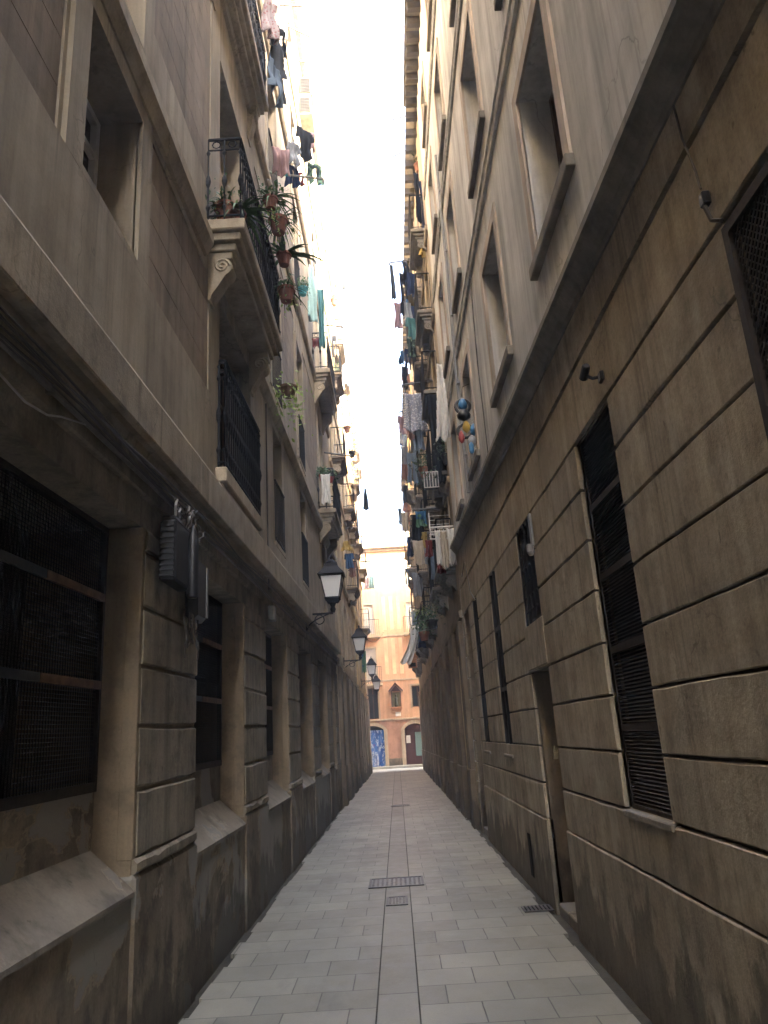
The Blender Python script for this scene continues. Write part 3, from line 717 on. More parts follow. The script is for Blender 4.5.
# ------------------------------------------------------------------ houses further down the alley
def far_house(name, label, wx, o, y0, y1, zt, up, down, rev, floors, pitch, w, first, ground_h, detail):
    r = thing(name, label, 'house', (wx - o * 3, (y0 + y1) / 2, 0)); H = House(r, wx, o)
    ops = []; c = first; cs = []
    while c < y1 - .6: cs.append(c); c += pitch
    for c in cs:
        for (z0, z1) in floors: ops.append((c - w, c + w, z0, z1, .22))
    gops = [(c - .55, c + .55, -.05, ground_h - .55, .3) for c in cs]
    m = MB(); H.facade(m, y0, y1, ground_h, zt, ops, 0, up, up); H.facade(m, y0, y1, -.05, ground_h, gops, 0, down, rev)
    m.mat(up); H.mass(m, y0, y1, 0, zt); H.build(m, 'wall', None)
    for q in ops: 
        H.window(q[0], q[1], q[2], q[3], .2, M_wframe if random.random() < .4 else M_wood, 1, (q[2] + (q[3] - q[2]) * .7,), .06)
        mm = MB(); ww = .1
        H.box(mm, -.01, .025, q[0] - ww, q[0], q[2], q[3] + ww); H.box(mm, -.01, .025, q[1], q[1] + ww, q[2], q[3] + ww); H.box(mm, -.01, .0245, q[0], q[1], q[3], q[3] + ww); H.build(mm, 'window_surround', M_cream)
    for q in gops:
        m = MB(); H.box(m, -.34, -.29, q[0], q[1], -.05, q[3]); H.box(m, -.29, -.27, q[0] + .08, q[1] - .08, .1, q[3] - .1, .008); H.build(m, 'door', random.choice(detail))
    m = MB(); 
    for z in [f[0] - .45 for f in floors[1:]] + [ground_h - .02]: H.prism(m, [(-.02, z), (.05, z + .02), (.06, z + .13), (-.02, z + .16)], y0, y1)
    H.build(m, 'string_course', up)
    m = MB(); H.prism(m, [(-.4, zt - .12), (.06, zt - .12), (.24, zt + .02), (.25, zt + .1), (-.4, zt + .14)], y0, y1); evf = H.build(m, 'eave', M_cream if o > 0 else M_sill)
    if o < 0:
        y = y0 + .1
        while y < y1 - .2:
            m = MB(); H.box(m, -.05, .27, y, y + .11, zt - .3, zt - .125); H.build(m, 'rafter', M_louv, evf); y += .5
    # pilasters
    for a, b in zip([y0] + cs, cs + [y1]):
        ya = (a + .6) if a != y0 else y0 + .05; yb = (b - .6) if b != y1 else y1 - .05
        if yb - ya > .35:
            m = MB(); H.box(m, -.02, .085, ya + .05, yb - .05, -.05, ground_h - .06, .01); H.box(m, -.02, .11, ya + .02, yb - .02, -.05, .95, .012); H.build(m, 'pilaster', down)
    return H, cs
random.seed(21)
fl_L = [(3.9, 5.7), (6.7, 8.6), (9.6, 11.3), (12.3, 13.8), (14.8, 16.2)]
L2, c2 = far_house('rendered_house', 'tan rendered house beyond the sooty one on the left, with laundry balconies', -1.44, 1, 20.02, 30.5, 17.6, M_tan, M_dim, M_Ljamb, fl_L, 2.6, .48, 21.4, 3.5, [M_wood, M_greyp, M_void])
L3, c3 = far_house('rendered_house', 'ochre house at the far left end of the alley beside the cross street', -1.40, 1, 30.52, 39.5, 17.2, M_ochre, M_brown, M_dim, fl_L, 2.5, .48, 31.8, 3.5, [M_wood, M_greyp, M_void])
fl_R = [(4.75, 6.2), (6.65, 7.9), (8.45, 9.8), (10.35, 11.8), (12.4, 13.7)]
R2, d2 = far_house('rendered_house', 'drab house just past the sandstone one on the right, hidden behind stacked balconies', 1.33, -1, 13.8, 26.0, 15.35, M_brown, M_dim, M_tan, fl_R, 2.35, .46, 15.0, 3.6, [M_wood, M_void])
R3, d3 = far_house('rendered_house', 'brown house at the far right end of the alley beside the cross street', 1.30, -1, 26.02, 39.5, 14.7, M_tan, M_brown, M_dim, [f for f in fl_R[:4]], 2.4, .46, 27.3, 3.6, [M_wood, M_greyp, M_void])
for H, cs, fl, pr in ((L2, c2, fl_L, .42), (L3, c3, fl_L, .42), (R2, d2, fl_R, .34), (R3, d3, fl_R[:4], .36)):
    for i, c in enumerate(cs):
        for j, (z0, z1) in enumerate(fl):
            if H is R2 and i == 0 or (i + j * 2) % 3 != 2:
                if H.o > 0 and j == 0: continue
                if H is R2 or i % 2 == 0 or j % 2 == 0:
                    H.balcony(c - .72, c + .72, z0 - .02, pr, .2, .9, False, 2, .3, M_dim if H.o > 0 else M_Rcorn, .12)

# ------------------------------------------------------------------ apricot house closing the alley
EY = 43.2
eroot = thing('apricot_house', 'apricot house across the far end of the alley with two arched doorways', 'house', (0, 46, 0))
def efac(m, x0, x1, z0, z1, ops, wall, rev, y=EY):
    xs = sorted({x0, x1, *[q[0] for q in ops], *[q[1] for q in ops]}); zs = sorted({z0, z1, *[q[2] for q in ops], *[q[3] for q in ops]})
    m.mat(wall)
    for a, b in zip(xs, xs[1:]):
        for c, e in zip(zs, zs[1:]):
            if any(q[0] - 1e-6 <= a and b <= q[1] + 1e-6 and q[2] - 1e-6 <= c and e <= q[3] + 1e-6 for q in ops): continue
            m.quad((a, y, c), (b, y, c), (b, y, e), (a, y, e))
    m.mat(rev)
    for a, b, c, e in ops:
        yi = y + .25
        m.quad((a, y, c), (a, yi, c), (a, yi, e), (a, y, e)); m.quad((b, y, c), (b, yi, c), (b, yi, e), (b, y, e))
        m.quad((a, y, c), (b, y, c), (b, yi, c), (a, yi, c)); m.quad((a, y, e), (b, y, e), (b, yi, e), (a, yi, e))
wx = [(-5.2, -4.4), (-3.3, -2.5), (-1.48, -.92), (.98, 1.62), (3.3, 4.1), (5.2, 6.0)]
ewin = []
for a, b in wx:
    lo = 3.15 if a > 0 else 2.62
    ewin += [(a, b, lo, 4.3), (a, b, 4.75 if a < 0 else 5.3, 6.5), (a, b, 7.3 if a < 0 else 7.5, 9.0), (a, b, 10.0, 11.6)]
arch = [(-1.95, -.70, .12, 2.27), (.44, 1.62, .12, 2.27), (-4.9, -3.7, .12, 2.27), (3.6, 4.8, .12, 2.27)]
m = MB(); efac(m, -9, 9, 2.5, 12.1, ewin, M_orange, M_cream); efac(m, -9, 9, 0, 2.5, arch, M_pinkwall, M_cream)
m.mat(M_orange); m.box(-9, 9, EY + .6, EY + 8, 0, 12.1)
m.quad((-9, EY, 0), (-9, EY + .6, 0), (-9, EY + .6, 12.1), (-9, EY, 12.1)); m.quad((9, EY, 0), (9, EY + .6, 0), (9, EY + .6, 12.1), (9, EY, 12.1)); m.quad((-9, EY, 12.1), (9, EY, 12.1), (9, EY + .6, 12.1), (-9, EY + .6, 12.1))
m.build('wall', None, eroot)
for i in range(-20, 21):                            # painted vertical panels in the render
    x = i * .42 + .1
    for z0, z1 in ((5.0, 7.0), (7.5, 9.4)):
        if any(a - .28 < x < b + .28 for a, b in wx): continue
        m = MB(); m.box(x - .1, x + .1, EY - .012, EY + .01, z0, z1); m.build('painted_stripe', M_orange2, eroot)
m = MB(); m.box(-9, 9, EY - .06, EY + .05, 2.5, 2.6, .01)
for z in (4.62, 7.1): m.box(-9, 9, EY - .03, EY + .05, z, z + .1, .008)
m.build('string_course', M_cream, eroot)
m = MB(); m.box(-9, 9, EY - .12, EY + .3, 12.1, 12.25, .02); m.box(-9, 9, EY - .3, EY + .3, 12.26, 12.45, .03); cr = m.build('cornice', M_cream, eroot)
m = MB(); m.box(-9, 9, EY - .05, EY + .15, 12.46, 12.58); m.box(-9, 9, EY - .05, EY + .15, 13.1, 13.22)
x = -9
while x < 9: m.box(x, x + .1, EY, EY + .1, 12.585, 13.095); x += .24
m.build('balustrade', M_cream, cr)
for a, b, c, e in ewin:
    if a < -3 or a > 2: continue
    m = MB(); y = EY + .2
    for q in ((a, a + .05, c, e), (b - .05, b, c, e), (a + .05, b - .05, c, c + .05), (a + .05, b - .05, e - .05, e), ((a + b) / 2 - .03, (a + b) / 2 + .03, c + .05, e - .05)): m.box(q[0], q[1], y, y + .04, q[2], q[3])
    wn = m.build('window', M_wood, eroot)
    m = MB(); dp_ = .23 if c < 4.7 else .05; m.box(a + .002, b - .002, EY + dp_, EY + dp_ + .03, c + .002, e - .002); m.build('pane', M_glass if c < 4.7 else M_wframe, wn)  # upper panes coloured pale, like closed shutters, so sunlit windows read bright
    m = MB(); w = .09
    m.box(a - w, a, EY - .02, EY + .02, c - .06, e + w); m.box(b, b + w, EY - .02, EY + .02, c - .06, e + w); m.box(a, b, EY - .0195, EY + .02, e, e + w); m.build('window_surround', M_cream, eroot)
for a, b, z in ((-1.75, -.62, 4.4), (-1.75, -.62, 7.05), (.75, 1.75, 7.1)):
    m = MB(); m.box(a, b, EY - .45, EY - .001, z, z + .12, .01); bl = m.build('balcony', M_cream, eroot)
    m = MB()
    for i in range(11):
        x = a + .03 + (b - a - .06) * i / 10; m.tube([(x, EY - .42, z + .12), (x, EY - .42, z + 1.02)], .009, 4)
    for x in (a + .03, b - .03):
        for k in range(3): m.tube([(x, EY - .42 + .13 * k + .1, z + .12), (x, EY - .42 + .13 * k + .1, z + 1.02)], .009, 4)
        m.tube([(x, EY - .42, z + 1.02), (x, EY, z + 1.02)], .014, 5)
    m.tube([(a + .03, EY - .42, z + 1.02), (b - .03, EY - .42, z + 1.02)], .014, 5); m.build('railing', M_iron, bl)
m = MB()
for i in range(7): x = -1.45 + .082 * i; m.tube([(x, EY - .03, 2.64), (x, EY - .03, 3.45)], .009, 4)
m.tube([(-1.47, EY - .03, 3.45), (-.93, EY - .03, 3.45)], .012, 4); m.build('railing', M_iron, eroot)
# arched heads and stone surrounds
def archpts(a, b, z, rise, n=12): return [(a + (b - a) * i / n, z + rise * math.sin(PI * i / n) ** .7) for i in range(n + 1)]
for a, b, c, e in arch:
    m = MB()
    rise = .26; low_ = e - rise; ap = archpts(a, b, low_, rise - .003)
    for (xa, za), (xb, zb) in zip(ap, ap[1:]):      # spandrel between curved head and square opening
        v = [(xa, za), (xb, zb), (xb, e), (xa, e)]
        if abs(za - e) < 1e-4 and abs(zb - e) < 1e-4: continue
        m.prism([(p[0], p[1]) for p in v], EY + .001, EY + .2)
    m.box(a - .2, a, EY - .025, EY + .2, .12, low_); m.box(b, b + .2, EY - .025, EY + .2, .12, low_)
    out = archpts(a - .2, b + .2, low_, rise + .18)
    for i in range(len(ap) - 1): m.prism([ap[i], ap[i + 1], out[i + 1], out[i]], EY - .025, EY + .02)
    m.build('arch_surround', M_cream, eroot)
m = MB(); m.box(-.5, .24, EY - .03, EY + .05, .12, .5, .01); m.build('plinth', M_dim, eroot)
# painted roller_shutter in the left arch
s = NT('graffiti_paint')
n1 = s.noise(s.pos((1, 1, .45), (0, 0, 3)), 3.2, 2, .5, .9); n2 = s.noise(s.pos((1, 1, .35), (4, 0, 1)), 4.2, 2, .5, 1.6)
c = s.mix(s.ramp(n1, ((.42, 0), (.5, 1))), (.02, .075, .33), (.045, .17, .52))
c = s.mix(s.ramp(n2, ((.47, 0), (.49, 1), (.515, 1), (.535, 0))), c, (.62, .68, .72))
c = s.mix(s.ramp(s.noise(s.pos((1, 1, 1), (7, 0, 2)), 4.5, 3), ((.66, 0), (.7, 1))), c, (.24, .05, .28))
M_graf = s.out(c, .5)
for a, b, c_, e in arch:
    if a < -3 or a > 3: continue
    if a < 0:
        m = MB(); z = .12
        while z < 2.0: m.box(a, b, EY + .12, EY + .15 , z, z + .075, .012); z += .08
        m.box(a, b, EY + .16, EY + .2, .12, 2.27); m.build('roller_shutter', M_graf, eroot)
        m = MB(); m.box(a, b, EY + .11, EY + .155, 2.03, 2.26); m.build('shutter_box', M_void, eroot)
    else:
        m = MB(); m.box(a, b, EY + .16, EY + .2, .12, 2.27); m.box(a + .05, a + .5, EY + .14, EY + .16, .3, 1.9, .01)
        dr = m.build('door', plain('oxblood_door', (.07, .025, .02), .6), eroot)
        m = MB(); m.box(a + .56, b - .05, EY + .10, EY + .155, .55, 1.8, .012); m.build('door_panel', plain('sea_green_panel', (.17, .27, .25), .6), dr)
        m = MB(); m.box(a + .06, a + .3, EY + .125, EY + .139, 1.25, 1.65); m.build('notice', M_white, dr)
# wall shrine and plaque
t = thing('wall_shrine', 'small wooden gabled shrine with a figure, fixed to the apricot house front', 'shrine', (.08, EY, 3.1))
M_shr = plain('purple_brown_wood', (.10, .045, .04), .6); M_nich = plain('niche_green', (.16, .15, .07), .8)
m = MB(); m.box(-.24, .40, EY - .2, EY - .001, 3.1, 3.2, .012); m.box(-.19, .35, EY - .15, EY - .001, 3.0, 3.098, .01); m.build('ledge', plain('shrine_ledge', (.4, .18, .09)), t)
m = MB()
for x in (-.19, .31): m.box(x, x + .05, EY - .16, EY - .001, 3.202, 4.05)
m.prism([(-.19, 4.052), (.36, 4.052), (.36, 4.06), (.085, 4.36), (-.19, 4.06)], EY - .12, EY - .09); m.build('frame', M_shr, t)
m = MB()
for sg in (-1, 1): m.prism([(.085, 4.52), (.085, 4.44), (.085 + sg * .39, 4.02), (.085 + sg * .41, 4.08)], EY - .27, EY - .001)
m.build('roof', M_shr, t)
m = MB(); m.box(-.14, .31, EY - .03, EY - .002, 3.202, 3.99); m.build('niche', M_nich, t)
m = MB(); m.lathe([(.09, 3.203), (.1, 3.3), (.07, 3.5), (.085, 3.66), (.05, 3.72), (.03, 3.74), (.055, 3.80), (.045, 3.86), (.015, 3.89)], (.085, EY - .11, 0), 10); m.build('statue', plain('dark_bronze', (.05, .05, .035), .5), t, smooth=True)
m = MB(); m.box(.0, .29, EY - .03, EY - .001, 2.7, 2.92, .008); pl = m.build('street_plaque', M_white)
tag(pl, 'small pale stone plaque on the apricot house below the wooden shrine', 'plaque')

# ------------------------------------------------------------------ street lamps
def lamp(label, px, py, y, wx, zb, grp='wall lanterns on the left'):
    c = aty(px, py, y); X0 = c.x; zc = c.z           # centre of the lantern
    t = thing('street_lamp', label, 'street lamp', (wx, y, zc - .6), grp)
    m = MB()
    def ring(w, z): return [(X0 - w, y - w, z), (X0 + w, y - w, z), (X0 + w, y + w, z), (X0 - w, y + w, z)]
    def frust(m, w0, z0, w1, z1):
        a = [m.bm.verts.new(p) for p in ring(w0, z0)]; b = [m.bm.verts.new(p) for p in ring(w1, z1)]
        fs = [m.bm.faces.new((a[i], a[(i + 1) % 4], b[(i + 1) % 4], b[i])) for i in range(4)] + [m.bm.faces.new(a[::-1]), m.bm.faces.new(b)]
        m._faces(fs)
    za = zc - .26; zt = zc + .10
    frust(m, .115, za, .185, zt); m.build('lamp_glass', M_lamp, t)
    m = MB()
    for sx in (-1, 1):
        for sy in (-1, 1): m.tube([(X0 + sx * .118, y + sy * .118, za - .01), (X0 + sx * .19, y + sy * .19, zt + .01)], .013, 4)
    for w, z, h in ((.12, za - .03, .03), (.19, zt, .03)): frust(m, w + .012, z, w + .012, z + h)
    frust(m, .09, za - .09, .12, za - .031); m.lathe([(.03, zc - .52), (.05, zc - .46), (.03, zc - .42), (.06, za - .1)], (X0, y, 0), 8)
    m.build('lantern_frame', M_iron, t)
    m = MB(); frust(m, .235, zt + .031, .11, zt + .19); frust(m, .12, zt + .191, .105, zt + .24)
    m.lathe([(.09, zt + .241), (.1, zt + .27), (.05, zt + .31), (.02, zt + .33), (.028, zt + .36), (.004, zt + .41)], (X0, y, 0), 8); m.build('lamp_cap', M_iron, t)
    m = MB(); zz = zc - .53; s_ = 1 if X0 > wx else -1
    m.tube([(wx, y, zz), (X0, y, zz)], .018, 6)
    pts = []
    for k in range(14):
        a = k / 13; pts.append((wx + (X0 - wx) * (.05 + .8 * a), y, zz - .26 + .25 * a ** .5))
    m.tube(pts, .012, 5)
    m.tube([((wx + X0) / 2 + .08 * math.cos(a), y, zz - .1 + .08 * math.sin(a)) for a in [k * .5 for k in range(14)]], .009, 5)
    m.box(wx - s_ * .02, wx + s_ * .02, y - .05, y + .05, zz - .32, zz + .1, .008)
    m.build('bracket', M_iron, t)
    return t
lamp('nearest and largest wall lantern, black with white glass, on the sooty left house', 332, 583, 13.0, -1.45, 0)
lamp('second wall lantern on the left, smaller and just past the nearest one', 359.5, 642, 22.6, -1.44, 0)
lamp('third wall lantern on the left, small, in front of the apricot house', 371.5, 668, 33.2, -1.40, 0)
lamp('farthest tiny wall lantern at the end of the left wall', 376.5, 684, 38.7, -1.40, 0)

# ------------------------------------------------------------------ cables, boxes and fittings on the left house
random.seed(5)
def wline(y, z): return warp(Vector((-1, y, z))).z
m = MB()
for k in range(6):
    d = random.uniform(-1.41, -1.35); z0 = 3.17 + random.uniform(-.03, .04); ph = random.uniform(0, 6); pts = []
    y = -3.0
    while y < 19.9:
        sag = .05 * (k % 3) * abs(math.sin(y * .9 + ph * .3)) + .02 * math.sin(y * 2.1 + ph)
        pts.append((d + .012 * math.sin(y * 1.7 + ph), y, wline(y, z0 - sag))); y += .35
    m.tube(pts, random.choice((.004, .005, .007)), 5)
tag(m.build('cable_bundle', M_cable), 'bundle of dark sagging cables tucked under the cornice of the left house', 'cables')
m = MB(); zc_ = 3.13; pts = [(-1.428, y * 1.0, wline(y, zc_)) for y in (-4, 2, 6, 10, 15, 19.9)]; m.tube(pts, .012, 8)
for y in range(-3, 20, 2): m.box(-1.452, -1.408, y - .012, y + .012, wline(y, zc_) - .02, wline(y, zc_) + .02)
tag(m.build('conduit_pipe', M_pipe), 'thin straight grey conduit pipe running above the left openings', 'pipe')
m = MB(); m.tube([(-1.42, 2.55, 2.96), (-1.41, 2.75, 2.93), (-1.41, 2.95, 2.96), (-1.42, 3.1, 3.02), (-1.428, 3.4, 3.11)], .005, 6)
tag(m.build('loose_cable', M_cablel), 'short pale cable drooping from the conduit above the nearest left opening', 'cable')
t = thing('junction_box', 'ribbed black telecom box high on the first left pier, under the tangle of cables', 'junction box', (-1.45, 4.85, 2.5))
m = MB(); m.box(-1.432, -1.325, 4.62, 5.02, 2.58, 2.98, .015); m.build('housing', M_black, t)
m = MB()
for i in range(10): m.box(-1.425, -1.335, 4.608, 4.619, 2.605 + i * .036, 2.62 + i * .036)
m.box(-1.425, -1.335, 4.64, 5.0, 2.982, 3.01, .006); m.build('cooling_rib_panel', M_black, t)
m = MB(); m.lathe([(.032, 2.52), (.038, 2.54), (.038, 2.92), (.022, 2.97), (.01, 3.02)], (-1.30, 4.94, 0), 10); m.build('splice_closure', M_black, t, smooth=True)
t = thing('junction_box', 'slim black box with a pale edge beside the ribbed telecom box', 'junction box', (-1.45, 5.35, 2.4))
m = MB(); m.box(-1.432, -1.34, 5.22, 5.50, 2.43, 2.88, .03); m.build('housing', M_black, t)
m = MB(); m.box(-1.338, -1.33, 5.46, 5.505, 2.47, 2.84, .002); m.build('edge_strip', M_greyp, t)
random.seed(9)
m = MB()
for k in range(16):
    y0 = random.uniform(4.75, 5.3); x0 = random.uniform(-1.40, -1.33); pts = [Vector((x0, y0, 2.99))]
    for j in range(5): pts.append(pts[-1] + Vector((random.uniform(-.02, .025), random.uniform(-.03, .09), random.uniform(.0, .06))))
    m.tube(pts, .006, 5)
tag(m.build('cable_tangle', M_cable), 'tangle of dark wires sprouting above the ribbed telecom box', 'cables')
m = MB()
for k in range(7):
    y0 = random.uniform(5.0, 5.4); pts = [Vector((-1.37, y0, 2.46))]
    for j in range(4): pts.append(pts[-1] + Vector((random.uniform(-.02, .02), random.uniform(-.04, .04), -random.uniform(.03, .11))))
    m.tube(pts, .006, 5)
tag(m.build('cable_tangle', M_cable), 'cut dark wire ends dangling under the slim black box on the first left pier', 'cables')
m = MB()
for y0, dz in ((4.72, .16), (4.80, .12), (5.02, .2), (5.06, .17)):
    m.tube([(-1.36, y0, 2.99), (-1.35, y0 - .04, 2.99 + dz * .6), (-1.36, y0 + .03, 2.99 + dz), (-1.4, y0 + .12, 3.02 + dz)], .009, 5)
tag(m.build('white_wire_loops', M_cablel), 'white wire loops standing out among the dark wires over the ribbed telecom box', 'cables')
m = MB(); m.box(-1.45, -1.37, 8.95, 9.10, 2.98, 3.16, .01); tag(m.build('small_cable_box', M_greyp), 'small grey cable box under the cornice above the second left pier', 'junction box')
m = MB()
z = 3.5
pts = [(-1.40, 8.75 + .02 * math.sin(z_), z_) for z_ in (3.3, 4.2, 5.0, 5.7)]; m.tube(pts, .01, 5)
tag(m.build('hanging_wire', M_cable), 'dark wire running straight up the wall past the low iron balcony', 'cable')

# ------------------------------------------------------------------ fittings on the right house
c = Vector((1.30, 3.98, 3.50))
t = thing('security_camera', 'small dark security camera above the tall louvred window on the right', 'camera', (1.32, 3.98, 3.45))
m = MB(); m.box(1.295, 1.318, 3.95, 4.01, 3.45, 3.51, .005); m.tube([(1.29, 3.98, 3.48), (1.26, 3.99, 3.48), (1.235, 4.0, 3.50)], .010, 6); m.build('bracket', M_black, t)
m = MB(); m.lathe([(.02, -.045), (.025, -.04), (.025, .05), (.018, .06)], (0, 0, 0), 10); bmesh.ops.rotate(m.bm, verts=m.bm.verts, cent=(0, 0, 0), matrix=Matrix.Rotation(R(68), 3, 'X')); bmesh.ops.translate(m.bm, verts=m.bm.verts, vec=(1.225, 4.01, 3.525)); m.build('camera_body', M_black, t)
t = thing('junction_box', 'tiny dark connector with a thin wire beside the mesh window at upper right', 'junction box', (1.30, 2.44, 3.4))
m = MB(); m.box(1.285, 1.318, 2.42, 2.46, 3.42, 3.48, .006); m.build('housing', M_black, t)
m = MB(); m.tube([(1.30, 2.52, 3.98), (1.295, 2.50, 3.8), (1.30, 2.46, 3.6), (1.295, 2.44, 3.5)], .005, 5); m.tube([(1.295, 2.44, 3.42), (1.30, 2.42, 3.34), (1.31, 2.37, 3.30)], .009, 5); m.build('wire', M_cable, t)
m = MB(); m.box(1.29, 1.318, 6.47, 6.53, 3.10, 3.40, .006); m.lathe([(.02, 3.02), (.035, 3.05), (.03, 3.12)], (1.28, 6.50, 0), 8)
tag(m.build('wall_lamp', M_greyp), 'small pale bulkhead fitting beside the scrolled grille over the right door', 'fitting')
m = MB(); m.box(1.27, 1.312, 6.505, 6.545, 1.30, 1.37, .006); m.lathe([(.018, 1.37), (.012, 1.40), (.004, 1.42)], (1.29, 6.525, 0), 8)
tag(m.build('door_bell', plain('brass', (.14, .11, .06), .5, .5)), 'little brass bell box at the edge of the dark right doorway', 'bell')
m = MB(); pts = [(1.30, 12.9, wline(12.9, 3.95)), (1.27, 12.6, 4.1), (1.30, 12.3, 4.3), (1.31, 11.9, 3.7), (1.30, 11.2, 3.45)]; m.tube(pts, .009, 5)
tag(m.build('loose_cable', M_cable), 'loose dark cable straggling over the end of the right cornice', 'cable')
m = MB(); m.tube([(1.31, 8.5, wline(8.5, 7.3)), (1.305, 8.6, 6.0), (1.31, 8.55, 4.75)], .008, 5);
tag(m.build('loose_cable', M_cable), 'thin dark cable hanging down the plastered right wall between the lower windows', 'cable')
m = MB(); m.tube([(1.29, 10.75, 5.0), (1.285, 10.8, 7.0), (1.29, 10.75, 9.0), (1.285, 10.8, 11.2)], .025, 7)
for z in (5.6, 6.8, 8.0, 9.2, 10.4): m.box(1.28, 1.325, 10.71, 10.83, z, z + .03)
tag(m.build('drain_pipe', M_greyp), 'thin grey downpipe on the upper right wall between the windows', 'pipe')
m = MB(); m.box(1.316, 1.321, 4.02, 4.04, 2.0, 2.01)
m.bm.free()
m = MB(); m.prism([(1.296, .12), (1.29, .13), (1.29, .52), (1.296, .53)], 8.35, 8.5); tag(m.build('wall_vent', M_void), 'narrow dark vent hole low in the right plinth beyond the doorway', 'vent')
# hanging ring ornaments under the far right window
def ring_toy(label, z, body):
    x, y = 1.20, 9.7; t = thing('hanging_ornament', label, 'ornament', (x, y, z), 'ring ornaments on the right wall')
    m = MB(); m.tube([(x + .0, y + .13 * math.cos(a), z + .13 * math.sin(a)) if False else (x + .10 * math.cos(a), y, z + .10 * math.sin(a)) for a in [2 * PI * k / 16 for k in range(17)]], .022, 6); m.build('ring', M_black, t)
    for nm, mt, w, off in body:
        m = MB(); m.lathe([(.01, -.09), (w, -.05), (w * 1.1, .0), (w * .7, .06), (.01, .09)], (x + off[0], y - .03, z + off[1]), 8); m.build(nm, mt, t, smooth=True)
    m = MB(); m.tube([(x, y, z + .15), (x + .02, y, z + .30), (1.318, y, z + .34)], .006, 5); m.build('hook', M_iron, t)
ring_toy('black ring ornament with a blue centre hanging on the upper right wall', 5.93, [('blue_ball', M_bluep, .06, (0, .02)), ('lower_ball', M_black, .09, (0, -.14))])
ring_toy('black ring ornament with red, yellow and blue pieces hanging below the blue-centred one', 5.56, [('red_piece', M_redp, .04, (-.06, -.1)), ('yellow_piece', M_yel, .05, (.02, .05)), ('blue_piece', M_bluep, .05, (.12, -.0)), ('grey_piece', M_greyp, .06, (.08, -.17))])
m = MB(); m.lathe([(.02, 0), (.035, .03), (.035, .12), (.012, .16)], (1.24, 9.5, wline(9.5, 4.985)), 8)
tag(m.build('bottle', M_bluep), 'blue bottle standing on a sill of the upper right wall below the ring ornaments', 'bottle')

# ------------------------------------------------------------------ plants
def leaves(m, c, n, L, w, droop, up, spread=1.0, seed=0):
    rnd = random.Random(seed)
    for i in range(n):
        a = rnd.uniform(0, 2 * PI); l = L * rnd.uniform(.6, 1.15); u = up * rnd.uniform(.5, 1.3); d = droop * rnd.uniform(.6, 1.4)
        di = Vector((math.cos(a), math.sin(a), 0)) * spread; sd = Vector((-math.sin(a), math.cos(a), 0)); ww = w * rnd.uniform(.7, 1.2)
        prev = None; K = 5
        for k in range(K + 1):
            t_ = k / K; p = Vector(c) + di * l * t_ + Vector((0, 0, u * t_ - d * t_ * t_)); hw = ww * (1 - t_) ** .6 * (.5 + 1.2 * min(t_, .4))
            q = (m.bm.verts.new(p - sd * hw), m.bm.verts.new(p + sd * hw - Vector((0, 0, hw * .3))))
            if prev: f = m.bm.faces.new((prev[0], prev[1], q[1], q[0])); f.material_index = m.mi
            prev = q
def bush(m, c, r, n, lw, seed=0, sq=(1, 1, 1)):
    rnd = random.Random(seed)
    for i in range(n):
        v = Vector((rnd.gauss(0, .45) * sq[0], rnd.gauss(0, .45) * sq[1], rnd.gauss(0, .45) * sq[2])) * r; p = Vector(c) + v
        u = Vector((rnd.uniform(-1, 1), rnd.uniform(-1, 1), rnd.uniform(-1, 1))).normalized(); w = u.orthogonal().normalized(); l = lw * rnd.uniform(.6, 1.5)
        f = m.bm.faces.new([m.bm.verts.new(q) for q in (p, p + u * l * .5 + w * l * .28, p + u * l, p + u * l * .5 - w * l * .28)]); f.material_index = m.mi
def pot(label, c, r, h, kind, seed, leafmat=None, potmat=None, group=None, size=1.0):
    t = thing('potted_plant', label, 'potted plant', c, group)
    m = MB(); m.lathe([(r * .66, 0), (r * .98, h * .8), (r * 1.1, h * .8), (r * 1.12, h), (r * .95, h), (r * .92, h * .9)], c, 12); pt = m.build('pot', potmat or M_terra, t)
    m = MB(); top = (c[0], c[1], c[2] + h * .9); lm = leafmat or M_leaf; m.mat(lm)
    if kind == 'blade': leaves(m, top, 44, .36 * size, .016, .32 * size, .25 * size, 1, seed)
    elif kind == 'mixed':
        leaves(m, top, 26, .34 * size, .012, .34 * size, .22 * size, 1, seed); bush(m, (top[0], top[1], top[2] + .05), .17 * size, 150, .05, seed + 1); m.mat(M_leaf); m.mat(M_leafl); bush(m, (top[0], top[1] + .05, top[2] - .10), .15 * size, 60, .045, seed + 2); m.mat(M_soil); leaves(m, top, 6, .3 * size, .01, .4 * size, .1 * size, 1, seed + 3)
    elif kind == 'aloe': leaves(m, top, 13, .46 * size, .035, .25 * size, .16 * size, 1, seed)
    elif kind == 'trail': bush(m, (top[0], top[1], top[2] - .14 * size), .22 * size, 240, .055, seed, (1, 1, 1.35))
    else: bush(m, (top[0], top[1], top[2] + .12 * size), .22 * size, 200, .06, seed)
    m.build('leaves', lm, t); return t
